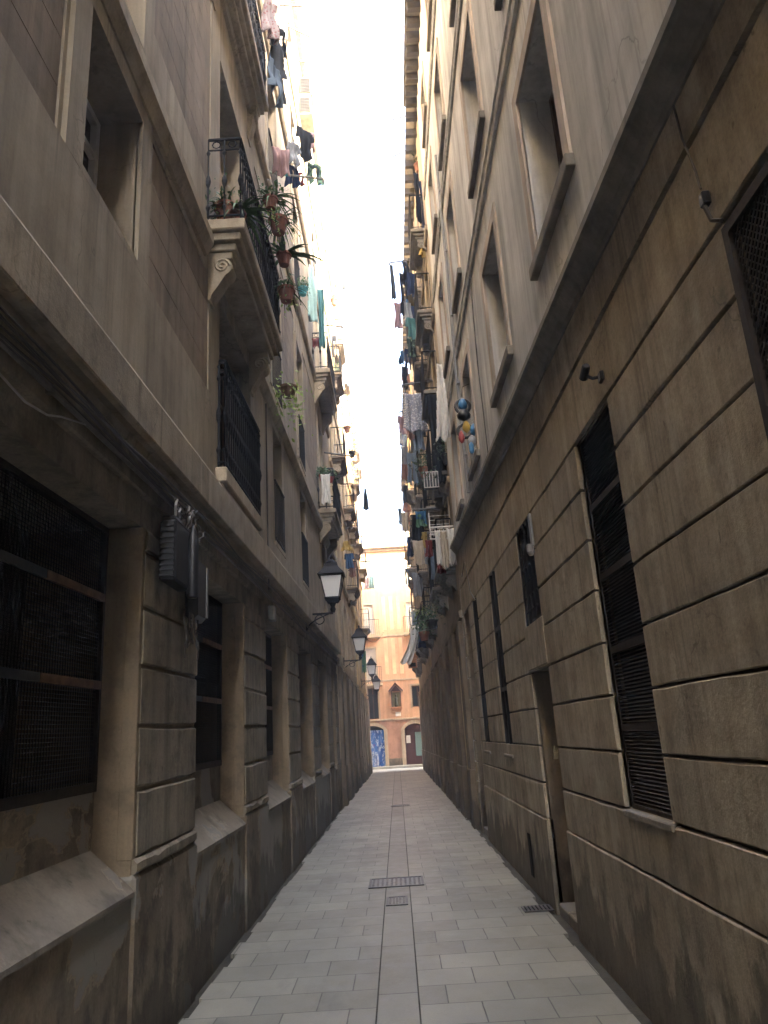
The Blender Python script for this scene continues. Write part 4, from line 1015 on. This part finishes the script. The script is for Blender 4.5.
# on and outside the ornate upper balcony on the left
pot('tall terracotta pot on the ornate left balcony floor behind the end railing', (-1.30, 5.93, 6.19), .10, .22, 'mixed', 1)
pot('small terracotta pot at the front corner inside the ornate left balcony', (-1.19, 5.95, 6.19), .075, .15, 'blade', 2)
pot('terracotta pot with long grassy leaves hung outside the ornate left balcony rail', (-1.0, 6.75, 7.02), .075, .13, 'mixed', 3)
pot('large round terracotta pot hung outside the ornate left balcony rail', (-.975, 7.15, 7.02), .105, .17, 'mixed', 4)
pot('spiky aloe in a dark pot hung low outside the ornate left balcony', (-1.0, 7.75, 7.02), .085, .15, 'aloe', 5, M_leaf, M_terra, None, 1.25)
pot('square-looking terracotta pot with drooping leaves hung lowest outside the ornate left balcony', (-1.0, 7.9, 6.62), .10, .17, 'mixed', 6, M_leaf, M_terra, None, .9)
pot('bright light-green trailing plant in a hanging basket on the mezzanine string course', (-1.21, 9.5, 6.15), .12, .14, 'trail', 7, M_leafl, M_wood, None, 1.3)
m = MB()
z = 6.2
while z < 7.6: m.box(-1.56, -1.548, 6.36, 7.0, z, z + .018); z += .021
m.tube([(-1.553, 6.4, 6.15), (-1.553, 6.4, 7.7)], .006, 4); m.tube([(-1.553, 6.95, 6.15), (-1.553, 6.95, 7.7)], .006, 4)
tag(m.build('cane_blind', M_cane), 'cane roller blind hanging in the doorway behind the ornate left balcony', 'blind')
def at_b(px, py, y): return tuple(aty(px, py, y))
plants = [  # px, py, y, kind, mat, size, label
    (422, 118, 14.6, 'bush', M_leaf, 1.1, 'leafy pot high up on the right balconies just under the eave'),
    (419, 165, 14.9, 'bush', M_leafd, 1.2, 'dark leafy pot on the right balcony with the black cloths'),
    (447, 455, 14.1, 'bush', M_leafd, 1.3, 'dark green bush beside the planted right balcony, near the limewashed wall'),
    (424, 468, 15.6, 'bush', M_leafd, 1.2, 'dark shrub at the street edge of the planted right balcony'),
    (421, 612, 18.2, 'blade', M_leafl, 1.2, 'spiky bright green plant on the lowest right balcony near the white canvas'),
    (424, 632, 17.6, 'bush', M_leaf, 1.2, 'bushy pot on the lowest right balcony under the spiky bright plant'),
    (432, 620, 16.4, 'bush', M_leafd, 1.3, 'dark foliage between the lowest right balcony and the sandstone house'),
    (347, 427, 24.0, 'bush', M_leaf, 2.2, 'big bushy plant on a high balcony of the tan left house'),
    (352, 452, 25.5, 'bush', M_leafd, 1.6, 'dark trailing shrub one floor below the big bushy plant on the left'),
    (334, 300, 22.0, 'bush', M_leaf, .8, 'little green pot high on the tan left house near the grey sheet'),
    (337, 372, 22.5, 'bush', M_leaf, 1.0, 'green pot on the tan left house level with the iron-railed balcony'),
    (356, 660, 36.0, 'bush', M_leaf, 1.6, 'green plant at the far end of the left wall beside the lanterns'),
]
for i, (px, py, y, kd, mt, sz, lb) in enumerate(plants):
    c = aty(px, py, y); pot(lb, (c.x, c.y, c.z - .2), .12, .2, kd, 40 + i, mt, M_terra if i % 2 else M_black, None, sz)
for i, (yy, lb) in enumerate(((16.25, 'red-flowered pot at the near end of the lower far-left iron balcony'), (16.42, 'second red-flowered pot on the lower far-left iron balcony, nearer the street'))):
    c = (-1.33 + .19 * i, yy - .18, 7.2); t = pot(lb, c, .07, .13, 'bush', 70 + i, M_leaf, M_redp, None, .6)
t = pot('round green pot on a window ledge beside the teal hangings on the left', (-1.34, 13.2, wline(13.2, 9.87)), .1, .16, 'bush', 81, M_leaf, M_teal, None, .6)

# ------------------------------------------------------------------ laundry
CM = {k: cloth_mat('cloth_' + k, *v) for k, v in dict(
    black=((.022, .024, .03),), charcoal=((.075, .085, .10),), grey=((.30, .32, .35),), white=((.74, .73, .70),), cream=((.55, .48, .38),), pink=((.42, .29, .30),),
    red=((.20, .05, .05),), teal=((.09, .22, .24),), aqua=((.26, .40, .40),), blue=((.06, .13, .25),), navy=((.03, .045, .10),), yellow=((.46, .34, .12),), brown=((.25, .13, .10),), mauve=((.36, .25, .27),),
    slate=((.20, .26, .34),)).items()}
CM['spotted'] = cloth_mat('cloth_spotted', (.30, .32, .38), 'spots', (.62, .63, .66), 26)
CM['camo'] = cloth_mat('cloth_camo', (.05, .08, .09), 'blotch', (.20, .33, .25), 16)
CM['bluegreen'] = cloth_mat('cloth_bluegreen', (.05, .14, .27), 'blotch', (.13, .25, .16), 9)
CM['dotpink'] = cloth_mat('cloth_dotpink', (.46, .40, .41), 'spots', (.36, .20, .21), 22)
CM['striped'] = cloth_mat('cloth_striped', (.62, .60, .56), 'stripe', (.25, .28, .34), 5)
def shape(kind, u, v):                              # u -1..1 across, v 0 (top) .. 1 (bottom)
    a = abs(u)
    if kind == 'shirt': return (a < .62) or (v < .42 and a < .66 + .34 * v / .42 * .9 and v > (a - .62) * .5)
    if kind == 'trousers': return a < .8 + .12 * v and (v < .28 or a > .08 + .10 * v)
    if kind == 'socks': return .15 < a < .75 and not (v > .6 and a < .3)
    if kind == 'taper': return a < .35 + .65 * v
    return True
def cloth(name, label, cat, c, w, h, ang, mat, kind='towel', seed=0, group=None, fold=.035, slant=0.0):
    rnd = random.Random(seed * 31 + 5); m = MB(); nx, nz = (28, 26)
    ca, sa = math.cos(R(ang)), math.sin(R(ang)); ph = rnd.uniform(0, 6); ph2 = rnd.uniform(0, 6); f1 = rnd.uniform(4.5, 7); vs = {}
    def V(i, j):
        if (i, j) not in vs:
            u = -1 + 2 * i / nx; v = j / nz
            pinch = 1 - .14 * math.sin(PI * min(1, v * 1.1)) * (1 if kind in ('towel', 'shirt') else .4)
            off = fold * (.35 + v) * (math.sin(u * f1 + ph + v * 1.4) + .5 * math.sin(u * f1 * 2.3 + ph2 - v * 2.2)) + fold * .5 * math.sin(v * 7 + ph2 + u)
            x = u * w / 2 * pinch + slant * v * v; sag = .05 * h * (1 - u * u) * (1 - v) * .6 + .03 * h * math.sin(u * 5 + ph) * v
            vs[(i, j)] = m.bm.verts.new((c[0] + x * ca - off * sa, c[1] + x * sa + off * ca, c[2] - v * h - sag))
        return vs[(i, j)]
    for i in range(nx):
        for j in range(nz):
            u = -1 + 2 * (i + .5) / nx; v = (j + .5) / nz
            if shape(kind, u, v): m.bm.faces.new((V(i, j), V(i + 1, j), V(i + 1, j + 1), V(i, j + 1)))
    bmesh.ops.recalc_face_normals(m.bm, faces=m.bm.faces)
    bmesh.ops.solidify(m.bm, geom=m.bm.faces[:], thickness=.008)
    return tag(m.build(name, mat, None, None, True), label, cat, group)
def pole(label, a, b, r=.022, mat=None, line=True):
    m = MB(); m.tube([a, b], r, 6); m.tube([b, (b[0], b[1], b[2] - .06)], r * .8, 5)
    return tag(m.build('laundry_pole', mat or M_steel), label, 'laundry pole')
# --- left, by the top balcony
pole('pale laundry pole with a teal grip jutting beside the top left balcony', (-1.30, 9.35, 9.75), (-.62, 9.75, 9.95), .018, M_greyp)
m = MB(); m.tube([(-1.2, 9.41, 9.78), (-1.1, 9.47, 9.81)], .024, 6); tag(m.build('pole_grip', M_teal), 'teal grip sleeve near the wall end of the pale laundry pole', 'grip')
L_items = [  # name,label,cat,px,py (top centre),y,w,h,ang,mat,kind
    ('jacket', 'grey crumpled jacket hung outside the topmost near-left balcony', 'jacket', 277, 42, 7.9, .85, 1.0, 75, 'charcoal', 'shirt'),
    ('trousers', 'dark grey trousers hanging lowest outside the topmost near-left balcony', 'trousers', 275, 66, 7.6, .5, .6, 70, 'slate', 'trousers'),
    ('towel', 'pink spotted cloth hanging at the top left beside the dark balcony underside', 'towel', 270, 0, 7.6, .35, .75, 60, 'dotpink', 'towel'),
    ('shirt', 'white shirt on the line beyond the pink spotted cloth', 'shirt', 281, 8, 8.8, .5, .75, 65, 'white', 'shirt'),
    ('trousers', 'black trousers hanging under the white shirt at the top left', 'trousers', 281, 30, 8.5, .3, .5, 60, 'black', 'trousers'),
    ('long_shirt', 'pink cloth hanging nearest the pale laundry pole', 'shirt', 281, 148, 8.8, .30, .55, 30, 'pink', 'towel'),
    ('shirt', 'pale grey shirt in the middle of the line by the pale laundry pole', 'shirt', 293, 143, 9.7, .36, .5, 30, 'grey', 'shirt'),
    ('socks', 'navy stockings hanging under the pale grey shirt', 'stockings', 292, 165, 9.8, .28, .45, 30, 'navy', 'trousers'),
    ('shorts', 'dark red shorts hanging at the foot of the pale grey shirt', 'shorts', 300, 172, 10.2, .22, .28, 40, 'red', 'trousers'),
    ('coat', 'black coat on the outer line by the pale laundry pole', 'coat', 304, 128, 10.5, .50, .75, 40, 'black', 'shirt'),
    ('towel', 'mauve towel beside the black coat on the outer line', 'towel', 310, 132, 10.9, .22, .45, 30, 'mauve', 'towel'),
    ('shorts', 'green and black blotched shorts at the outer end of the line', 'shorts', 314, 164, 11.2, .42, .5, 30, 'camo', 'trousers'),
    ('towel', 'pale aqua towel hanging from the upper far-left iron balcony', 'towel', 311, 264, 15.4, .42, 1.5, 50, 'aqua', 'taper'),
    ('towel', 'long narrow teal towel hanging inside the upper far-left iron balcony', 'towel', 320, 288, 15.8, .16, 1.6, 20, 'teal', 'towel'),
    ('small_bag', 'little red bag tied to the upper far-left iron railing', 'bag', 315.5, 338, 15.9, .16, .24, 0, 'red', 'towel'),
    ('sheet', 'large grey sheet billowing out from the high left houses against the sky', 'sheet', 339, 228, 22.5, .55, 2.4, 35, 'charcoal', 'taper'),
    ('sheet', 'long white-grey sheet hanging lower than the billowing one against the sky', 'sheet', 344, 330, 26.0, .45, 2.3, 60, 'slate', 'towel'),
    ('sheet', 'short white sheet on the tan left house below the long white-grey sheet', 'sheet', 339, 376, 24.0, .45, 1.2, 40, 'white', 'towel'),
    ('trousers', 'black trousers hanging on the tan left house beside the long sheet', 'trousers', 334, 335, 22.0, .26, .8, 30, 'black', 'trousers'),
    ('shirt', 'grey patterned shirt hanging high on the tan left house', 'shirt', 324, 232, 19.5, .5, .6, 30, 'grey', 'shirt'),
    ('shirt', 'white vest hanging below the grey patterned shirt high on the left', 'vest', 328, 255, 20.0, .3, .5, 30, 'white', 'shirt'),
    ('towel', 'white cloth over the lower far-left iron railing', 'towel', 325.5, 474, 15.9, .22, .7, 0, 'white', 'towel'),
    ('shirt', 'blue shirt on the balcony just above the lanterns', 'shirt', 349, 553, 23.6, .4, .5, 0, 'blue', 'shirt'),
    ('shirt', 'dark red shirt next to the blue one on the balcony above the lanterns', 'shirt', 352, 562, 23.9, .35, .5, 0, 'brown', 'shirt'),
    ('towel', 'yellow cloth spread on the balcony above the lanterns', 'towel', 346, 541, 23.4, .42, .32, 0, 'yellow', 'taper'),
    ('towel', 'blue towel hanging under the second wall lantern', 'towel', 363.5, 651, 27.0, .16, .75, 0, 'bluegreen', 'towel'),
]
for i, (nm, lb, ct, px, py, y, w, h, an, mt, kd) in enumerate(L_items):
    kk = .85 if i < 12 else 1
    cloth(nm, lb, ct, aty(px, py, y), w * kk, h * kk, an, CM[mt], kd, i)
def wpole(label, pa, pb, ya, yb, wx, r=.022):
    b = aty(pa, pb, yb); pole(label, (wx, ya, b.z - .05), tuple(b), r)
for lb, px, py, ya, yb, wx_ in (
    ('dark laundry pole highest on the near-left houses', 302, 6, 10.8, 10.9, -1.45), ('thick dark laundry pole just below the highest one on the left', 311, 37, 11.6, 12.0, -1.45),
    ('short thin laundry pole under the thick one on the left', 309, 63, 12.6, 12.8, -1.45), ('laundry pole of the small high balcony beyond the near-left laundry', 330, 214, 18.2, 18.4, -1.45),
    ('laundry pole carrying the aqua towel on the left', 316, 262, 14.8, 15.2, -1.45), ('laundry pole at the upper far-left iron railing', 343, 327, 18.5, 18.8, -1.45),
    ('laundry pole at the lower far-left iron railing', 351, 456, 18.5, 19.0, -1.45), ('thin pole on the tan left house beside the billowing grey sheet', 343, 227, 22.3, 22.5, -1.44),
    ('thin pole on the tan left house above the long white-grey sheet', 346, 329, 25.8, 26.0, -1.44),
    ('thin antenna-like pole sticking out highest on the right', 392, 120, 15.4, 15.6, 1.33), ('lower thin pole sticking out on the right under the highest one', 391, 158, 16.6, 17, 1.33),
    ('pole carrying the dark cloth strip into the sky on the right', 389, 263, 17.0, 17.2, 1.33), ('pole above the spotted sheet on the right', 402, 385, 15.8, 16.0, 1.33),
    ('pole of the red-brown washing on the right', 399, 412, 18.5, 18.8, 1.33), ('pole carrying the blue and green cloth on the right', 413, 510, 16.1, 16.3, 1.33),
    ('far pole carrying pale clothes against the sky on the right', 397, 522, 22.0, 22.3, 1.33)):
    wpole(lb, px, py, ya, yb, wx_)
R_items = [
    ('trousers', 'long black trousers hanging highest on the right balconies', 'trousers', 419, 172, 14.9, .42, 1.6, 10, 'black', 'trousers'),
    ('towel', 'black blanket hanging beside the long black trousers on the right', 'towel', 425, 180, 14.4, .36, 1.7, 5, 'navy', 'towel'),
    ('shirt', 'yellow garment bundled above the upper right railing', 'shirt', 424.5, 243, 14.5, .36, .42, 15, 'yellow', 'taper'),
    ('towel', 'dark grey cloth strip hanging into the sky from the outermost right pole', 'towel', 391, 264, 17.2, .14, 1.2, 20, 'charcoal', 'towel'),
    ('towel', 'mauve-brown cloth hanging under the outermost right pole', 'towel', 397, 302, 17.6, .26, .9, 35, 'mauve', 'towel'),
    ('trousers', 'black trousers hanging by the upper right railing towards the sky', 'trousers', 402.5, 272, 17.5, .35, 1.5, 30, 'black', 'trousers'),
    ('shirt', 'navy shirt against the upper right railing', 'shirt', 410, 272, 16.5, .42, .8, 20, 'navy', 'shirt'),
    ('shirt', 'light blue shirt below the navy one on the right', 'shirt', 409, 300, 17.2, .34, .5, 20, 'blue', 'shirt'),
    ('shirt', 'teal shirt spread below the upper right balcony', 'shirt', 413, 318, 16.0, .50, .55, 10, 'teal', 'shirt'),
    ('towel', 'dull green cloth under the teal shirt on the right', 'towel', 411, 338, 16.4, .26, .6, 15, 'camo', 'towel'),
    ('shorts', 'bright blue bundle swinging against the sky on the right', 'shorts', 401.5, 350, 17.8, .26, .48, 25, 'blue', 'taper'),
    ('trousers', 'navy trousers next to the bright blue bundle', 'trousers', 407, 348, 17.2, .26, .65, 25, 'navy', 'trousers'),
    ('sheet', 'grey spotted sheet hanging face-on in the right balcony stack', 'sheet', 414, 393, 15.9, .50, .95, 5, 'spotted', 'towel'),
    ('towel', 'pale striped towel behind the grey spotted sheet', 'towel', 407, 398, 17.0, .3, .9, 15, 'striped', 'towel'),
    ('shirt', 'pale blue shirt hanging under the grey spotted sheet', 'shirt', 418, 424, 16.2, .45, .75, 10, 'slate', 'shirt'),
    ('shirt', 'red-brown shirt hanging outermost on the right', 'shirt', 402, 416, 18.6, .45, .6, 20, 'mauve', 'shirt'),
    ('towel', 'red-brown towel between the red-brown shirt and the spotted sheet', 'towel', 410, 420, 17.4, .26, .6, 20, 'pink', 'towel'),
    ('trousers', 'slate-blue trousers hanging below the red-brown washing', 'trousers', 411, 452, 17.0, .36, .95, 15, 'slate', 'trousers'),
    ('towel', 'narrow grey towel hanging outermost below the red-brown washing', 'towel', 404, 446, 19.5, .26, .9, 20, 'grey', 'towel'),
    ('towel', 'brown cloth hanging under the narrow grey towel', 'towel', 404, 464, 19.0, .22, .5, 20, 'brown', 'towel'),
    ('sheet', 'long white sheet hanging flat near the limewashed right wall', 'sheet', 439, 362, 12.3, .27, 1.5, 0, 'white', 'taper'),
    ('blanket', 'big black blanket over the rail of the planted right balcony', 'blanket', 435, 392, 14.3, .38, 2.05, 0, 'black', 'towel'),
    ('towel', 'blue and green patterned cloth hanging face-on on the lower right', 'towel', 420.5, 511, 16.0, .30, .42, 0, 'bluegreen', 'towel'),
    ('shirt', 'yellow vest hanging under the blue and green cloth', 'vest', 424, 532, 15.6, .18, .40, 10, 'yellow', 'shirt'),
    ('trousers', 'dark red trousers hanging under the yellow vest', 'trousers', 428, 540, 15.2, .20, .42, 20, 'red', 'trousers'),
    ('coat', 'long black coat at the outer edge of the lower right washing', 'coat', 414, 516, 17.0, .24, .95, 40, 'black', 'shirt'),
    ('towel', 'cream towel hanging between the black coat and the yellow vest', 'towel', 418, 540, 16.2, .30, .65, 10, 'cream', 'towel'),
    ('towel', 'white towel first from the left on the white drying rack', 'towel', 437, 530, 13.95, .12, .78, 0, 'white', 'towel'),
    ('towel', 'white towel in the middle of the white drying rack', 'towel', 443, 531, 13.95, .12, .74, 0, 'cream', 'towel'),
    ('towel', 'white towel nearest the wall on the white drying rack', 'towel', 450, 528, 13.95, .14, .72, 0, 'white', 'towel'),
    ('cushion_cover', 'orange-red cloth on the floor of the lowest near-right balcony', 'cloth', 441, 563, 14.2, .18, .2, 0, 'red', 'towel'),
    ('shirt', 'pale shirt dangling far off in front of the apricot house', 'shirt', 399.5, 508, 22.3, .10, .55, 0, 'slate', 'towel'),
    ('shirt', 'pale towel next to the dangling far-off shirt on the right', 'towel', 404.5, 512, 22.0, .22, .62, 0, 'cream', 'towel'),
    ('canvas', 'slanting white canvas hanging out at the lower right near the apricot house', 'canvas', 414, 625, 21.0, .3, 1.05, 25, 'white', 'towel'),
    ('trousers', 'black trousers hanging small in front of the upper apricot house', 'trousers', 406.5, 568, 33.0, .22, .75, 0, 'black', 'trousers'),
    ('towel', 'grey towel on the far right rail beside the apricot house', 'towel', 417, 572, 24.0, .35, .8, 0, 'grey', 'towel'),
    ('towel', 'aqua cloth on the far balcony of the apricot house', 'towel', 371, 576, 41.8, .35, .7, 0, 'aqua', 'towel'),
    ('towel', 'pink cloth on the far balcony of the apricot house', 'towel', 366, 577, 41.8, .3, .7, 0, 'dotpink', 'towel'),
]
for i, (nm, lb, ct, px, py, y, w, h, an, mt, kd) in enumerate(R_items):
    kk = .86 if w < .5 and nm not in ('sheet', 'blanket') and i < 28 else 1
    cloth(nm, lb, ct, aty(px, py, y), w * kk, h * kk, an, CM[mt], kd, 100 + i, slant=-.35 if nm == 'canvas' else (-.04 if kd == 'taper' else 0))
rnd = random.Random(77)
for i in range(22):
    y = rnd.uniform(15.2, 30.0); lev = rnd.choice((5.4, 6.0, 7.2, 7.7, 9.0, 9.6, 10.9, 11.6, 13.2)); kd = rnd.choice(('towel', 'shirt', 'trousers', 'towel'))
    cloth({'towel': 'towel', 'shirt': 'shirt', 'trousers': 'trousers'}[kd], 'small dark garment among the crowded washing on the far right balconies', kd if kd != 'shirt' else 'shirt', (rnd.uniform(.84, 1.12), y, lev + rnd.uniform(-.2, .2)), rnd.uniform(.2, .4), rnd.uniform(.4, .8), rnd.uniform(0, 60), CM[rnd.choice(('black', 'navy', 'charcoal', 'slate', 'brown', 'black', 'grey'))], kd, 400 + i, 'dark washing crowding the far right balconies')
# garment pegged on a line slung across the alley
m = MB(); a = aty(330, 470, 19.0); b = aty(430, 470, 19.0)
p0 = Vector((-1.45, 19.0, aty(365, 486, 19.0).z + .05)); p1 = Vector((1.32, 19.0, p0.z + .15))
m.tube([p0.lerp(p1, k / 10) - Vector((0, 0, .12 * math.sin(PI * k / 10))) for k in range(11)], .003, 4); tag(m.build('clothes_line', M_cable), 'thin clothes line slung across the alley high before the apricot house', 'clothes line')
cloth('dress', 'dark grey garment hanging alone against the sky on the line across the alley', 'dress', aty(365, 488, 19.0), .17, .62, 10, CM['charcoal'], 'taper', 300, fold=.02)
m = MB(); a = Vector((-1.40, 33.5, 6.2)); b = aty(384, 632, 38.0)
m.tube([a.lerp(b, k / 12) - Vector((0, 0, .5 * math.sin(PI * k / 12))) for k in range(13)], .012, 5); tag(m.build('slack_cable', M_cable), 'slack dark cable drooping from the far left wall in front of the apricot house', 'cable')
# white drying rack on the low near-right balcony
t = thing('drying_rack', 'white drying rack standing over the lowest near-right balcony', 'drying rack', (1.15, 14.05, 5.4))
A = aty(431, 532, 14.0); B = aty(456, 527, 14.0); m = MB()
for dy in (0, .55):
    for dz in (0, .09): m.tube([(A.x, 14.0 + dy, A.z + dz), (B.x, 14.0 + dy, A.z + dz)], .014, 6)
for k in range(7): x = A.x + (B.x - A.x) * k / 6; m.tube([(x, 14.0, A.z + .045), (x, 14.55, A.z + .045)], .008, 5)
m.build('rack_frame', M_white, t)
m = MB()
for k in range(5): z = A.z + .12 + .09 * k; m.tube([(A.x + .02, 14.56, z), (B.x, 14.56, z)], .006, 5)
for x in (A.x + .02, B.x): m.tube([(x, 14.56, A.z), (x, 14.56, A.z + .55)], .012, 5)
m.build('rack_back', M_white, t)
# white chair-like frame on the planted balcony
c = aty(431, 478, 14.2)
t = thing('window_box', 'white-railed planter frame low on the planted right balcony', 'planter', (c.x, c.y, c.z - .2))
m = MB(); m.box(c.x - .14, c.x + .14, c.y, c.y + .2, c.z - .18, c.z - .02, .01); m.build('trough', M_black, t)
m = MB()
for k in range(6): x = c.x - .14 + .056 * k; m.tube([(x, c.y - .02, c.z - .2), (x, c.y - .02, c.z + .12)], .009, 5)
for z in (c.z - .2, c.z + .12): m.tube([(c.x - .15, c.y - .02, z), (c.x + .15, c.y - .02, z)], .012, 5)
m.build('rail_frame', M_wframe, t)
m = MB(); bush(m, (c.x, c.y + .1, c.z + .06), .2, 120, .06, 91); m.build('leaves', M_leafd, t)
# birdhouse-like wooden box
c = aty(412.5, 660, 25.0)
t = thing('hanging_box', 'small wooden gabled box hanging at the lower right before the apricot house', 'wooden box', (c.x, c.y, c.z - .3))
m = MB(); m.box(c.x - .14, c.x + .14, c.y - .12, c.y + .12, c.z - .25, c.z + .05, .01); m.build('case', plain('orange_wood', (.36, .17, .09), .7), t)
m = MB(); m.prism([(c.x - .19, c.z + .05), (c.x + .19, c.z + .05), (c.x + .05, c.z + .28), (c.x - .05, c.z + .28)], c.y - .16, c.y + .16); m.build('roof', plain('orange_wood_roof', (.33, .15, .08), .7), t)
m = MB(); m.box(c.x - .09, c.x + .09, c.y - .135, c.y - .121, c.z - .23, c.z - .1); m.build('opening', M_void, t)
m = MB(); m.tube([(c.x, c.y, c.z + .28), (c.x, c.y, c.z + .5), (1.33, c.y, c.z + .55)], .012, 5); m.build('arm', M_iron, t)
# outdoor air-conditioner units high on the left
for i, (px, py, y, lb) in enumerate(((308, 97, 15.2, 'upper air-conditioner unit high on the left wall below the sky'), (308, 116, 15.0, 'lower air-conditioner unit on a bracket high on the left wall'))):
    c = aty(px, py, y); t = thing('air_conditioner', lb, 'air conditioner', (-1.45, y, c.z), 'air conditioners on the left')
    m = MB(); m.box(-1.43, -1.14, y - .38, y + .38, c.z - .25, c.z + .25, .012); m.build('housing', M_louv, t)
    m = MB()
    for k in range(9): m.box(-1.40, -1.17, y - .395, y - .381, c.z - .21 + .046 * k, c.z - .19 + .046 * k)
    m.build('vent_grille', M_black, t)
    m = MB(); m.box(-1.45, -1.12, y - .36, y + .36, c.z - .29, c.z - .252); m.build('bracket', M_cream, t)

# ------------------------------------------------------------------ thin haze added to lift the blacks and wash out the distance
hm = bpy.data.materials.new('added_haze'); hm.use_nodes = True; ht = hm.node_tree; ht.nodes.clear()
hv = ht.nodes.new('ShaderNodeVolumePrincipled'); hv.inputs['Color'].default_value = (0.74, 0.87, 1.0, 1); hv.inputs['Density'].default_value = 0.0042; hv.inputs['Anisotropy'].default_value = 0.3
ho = ht.nodes.new('ShaderNodeOutputMaterial'); ht.links.new(hv.outputs[0], ho.inputs['Volume'])
mb = MB(); mb.box(-450, 450, -450, 450, -1.2, 22.0); tag(mb.build('haze', hm), None, None, None, 'stuff')
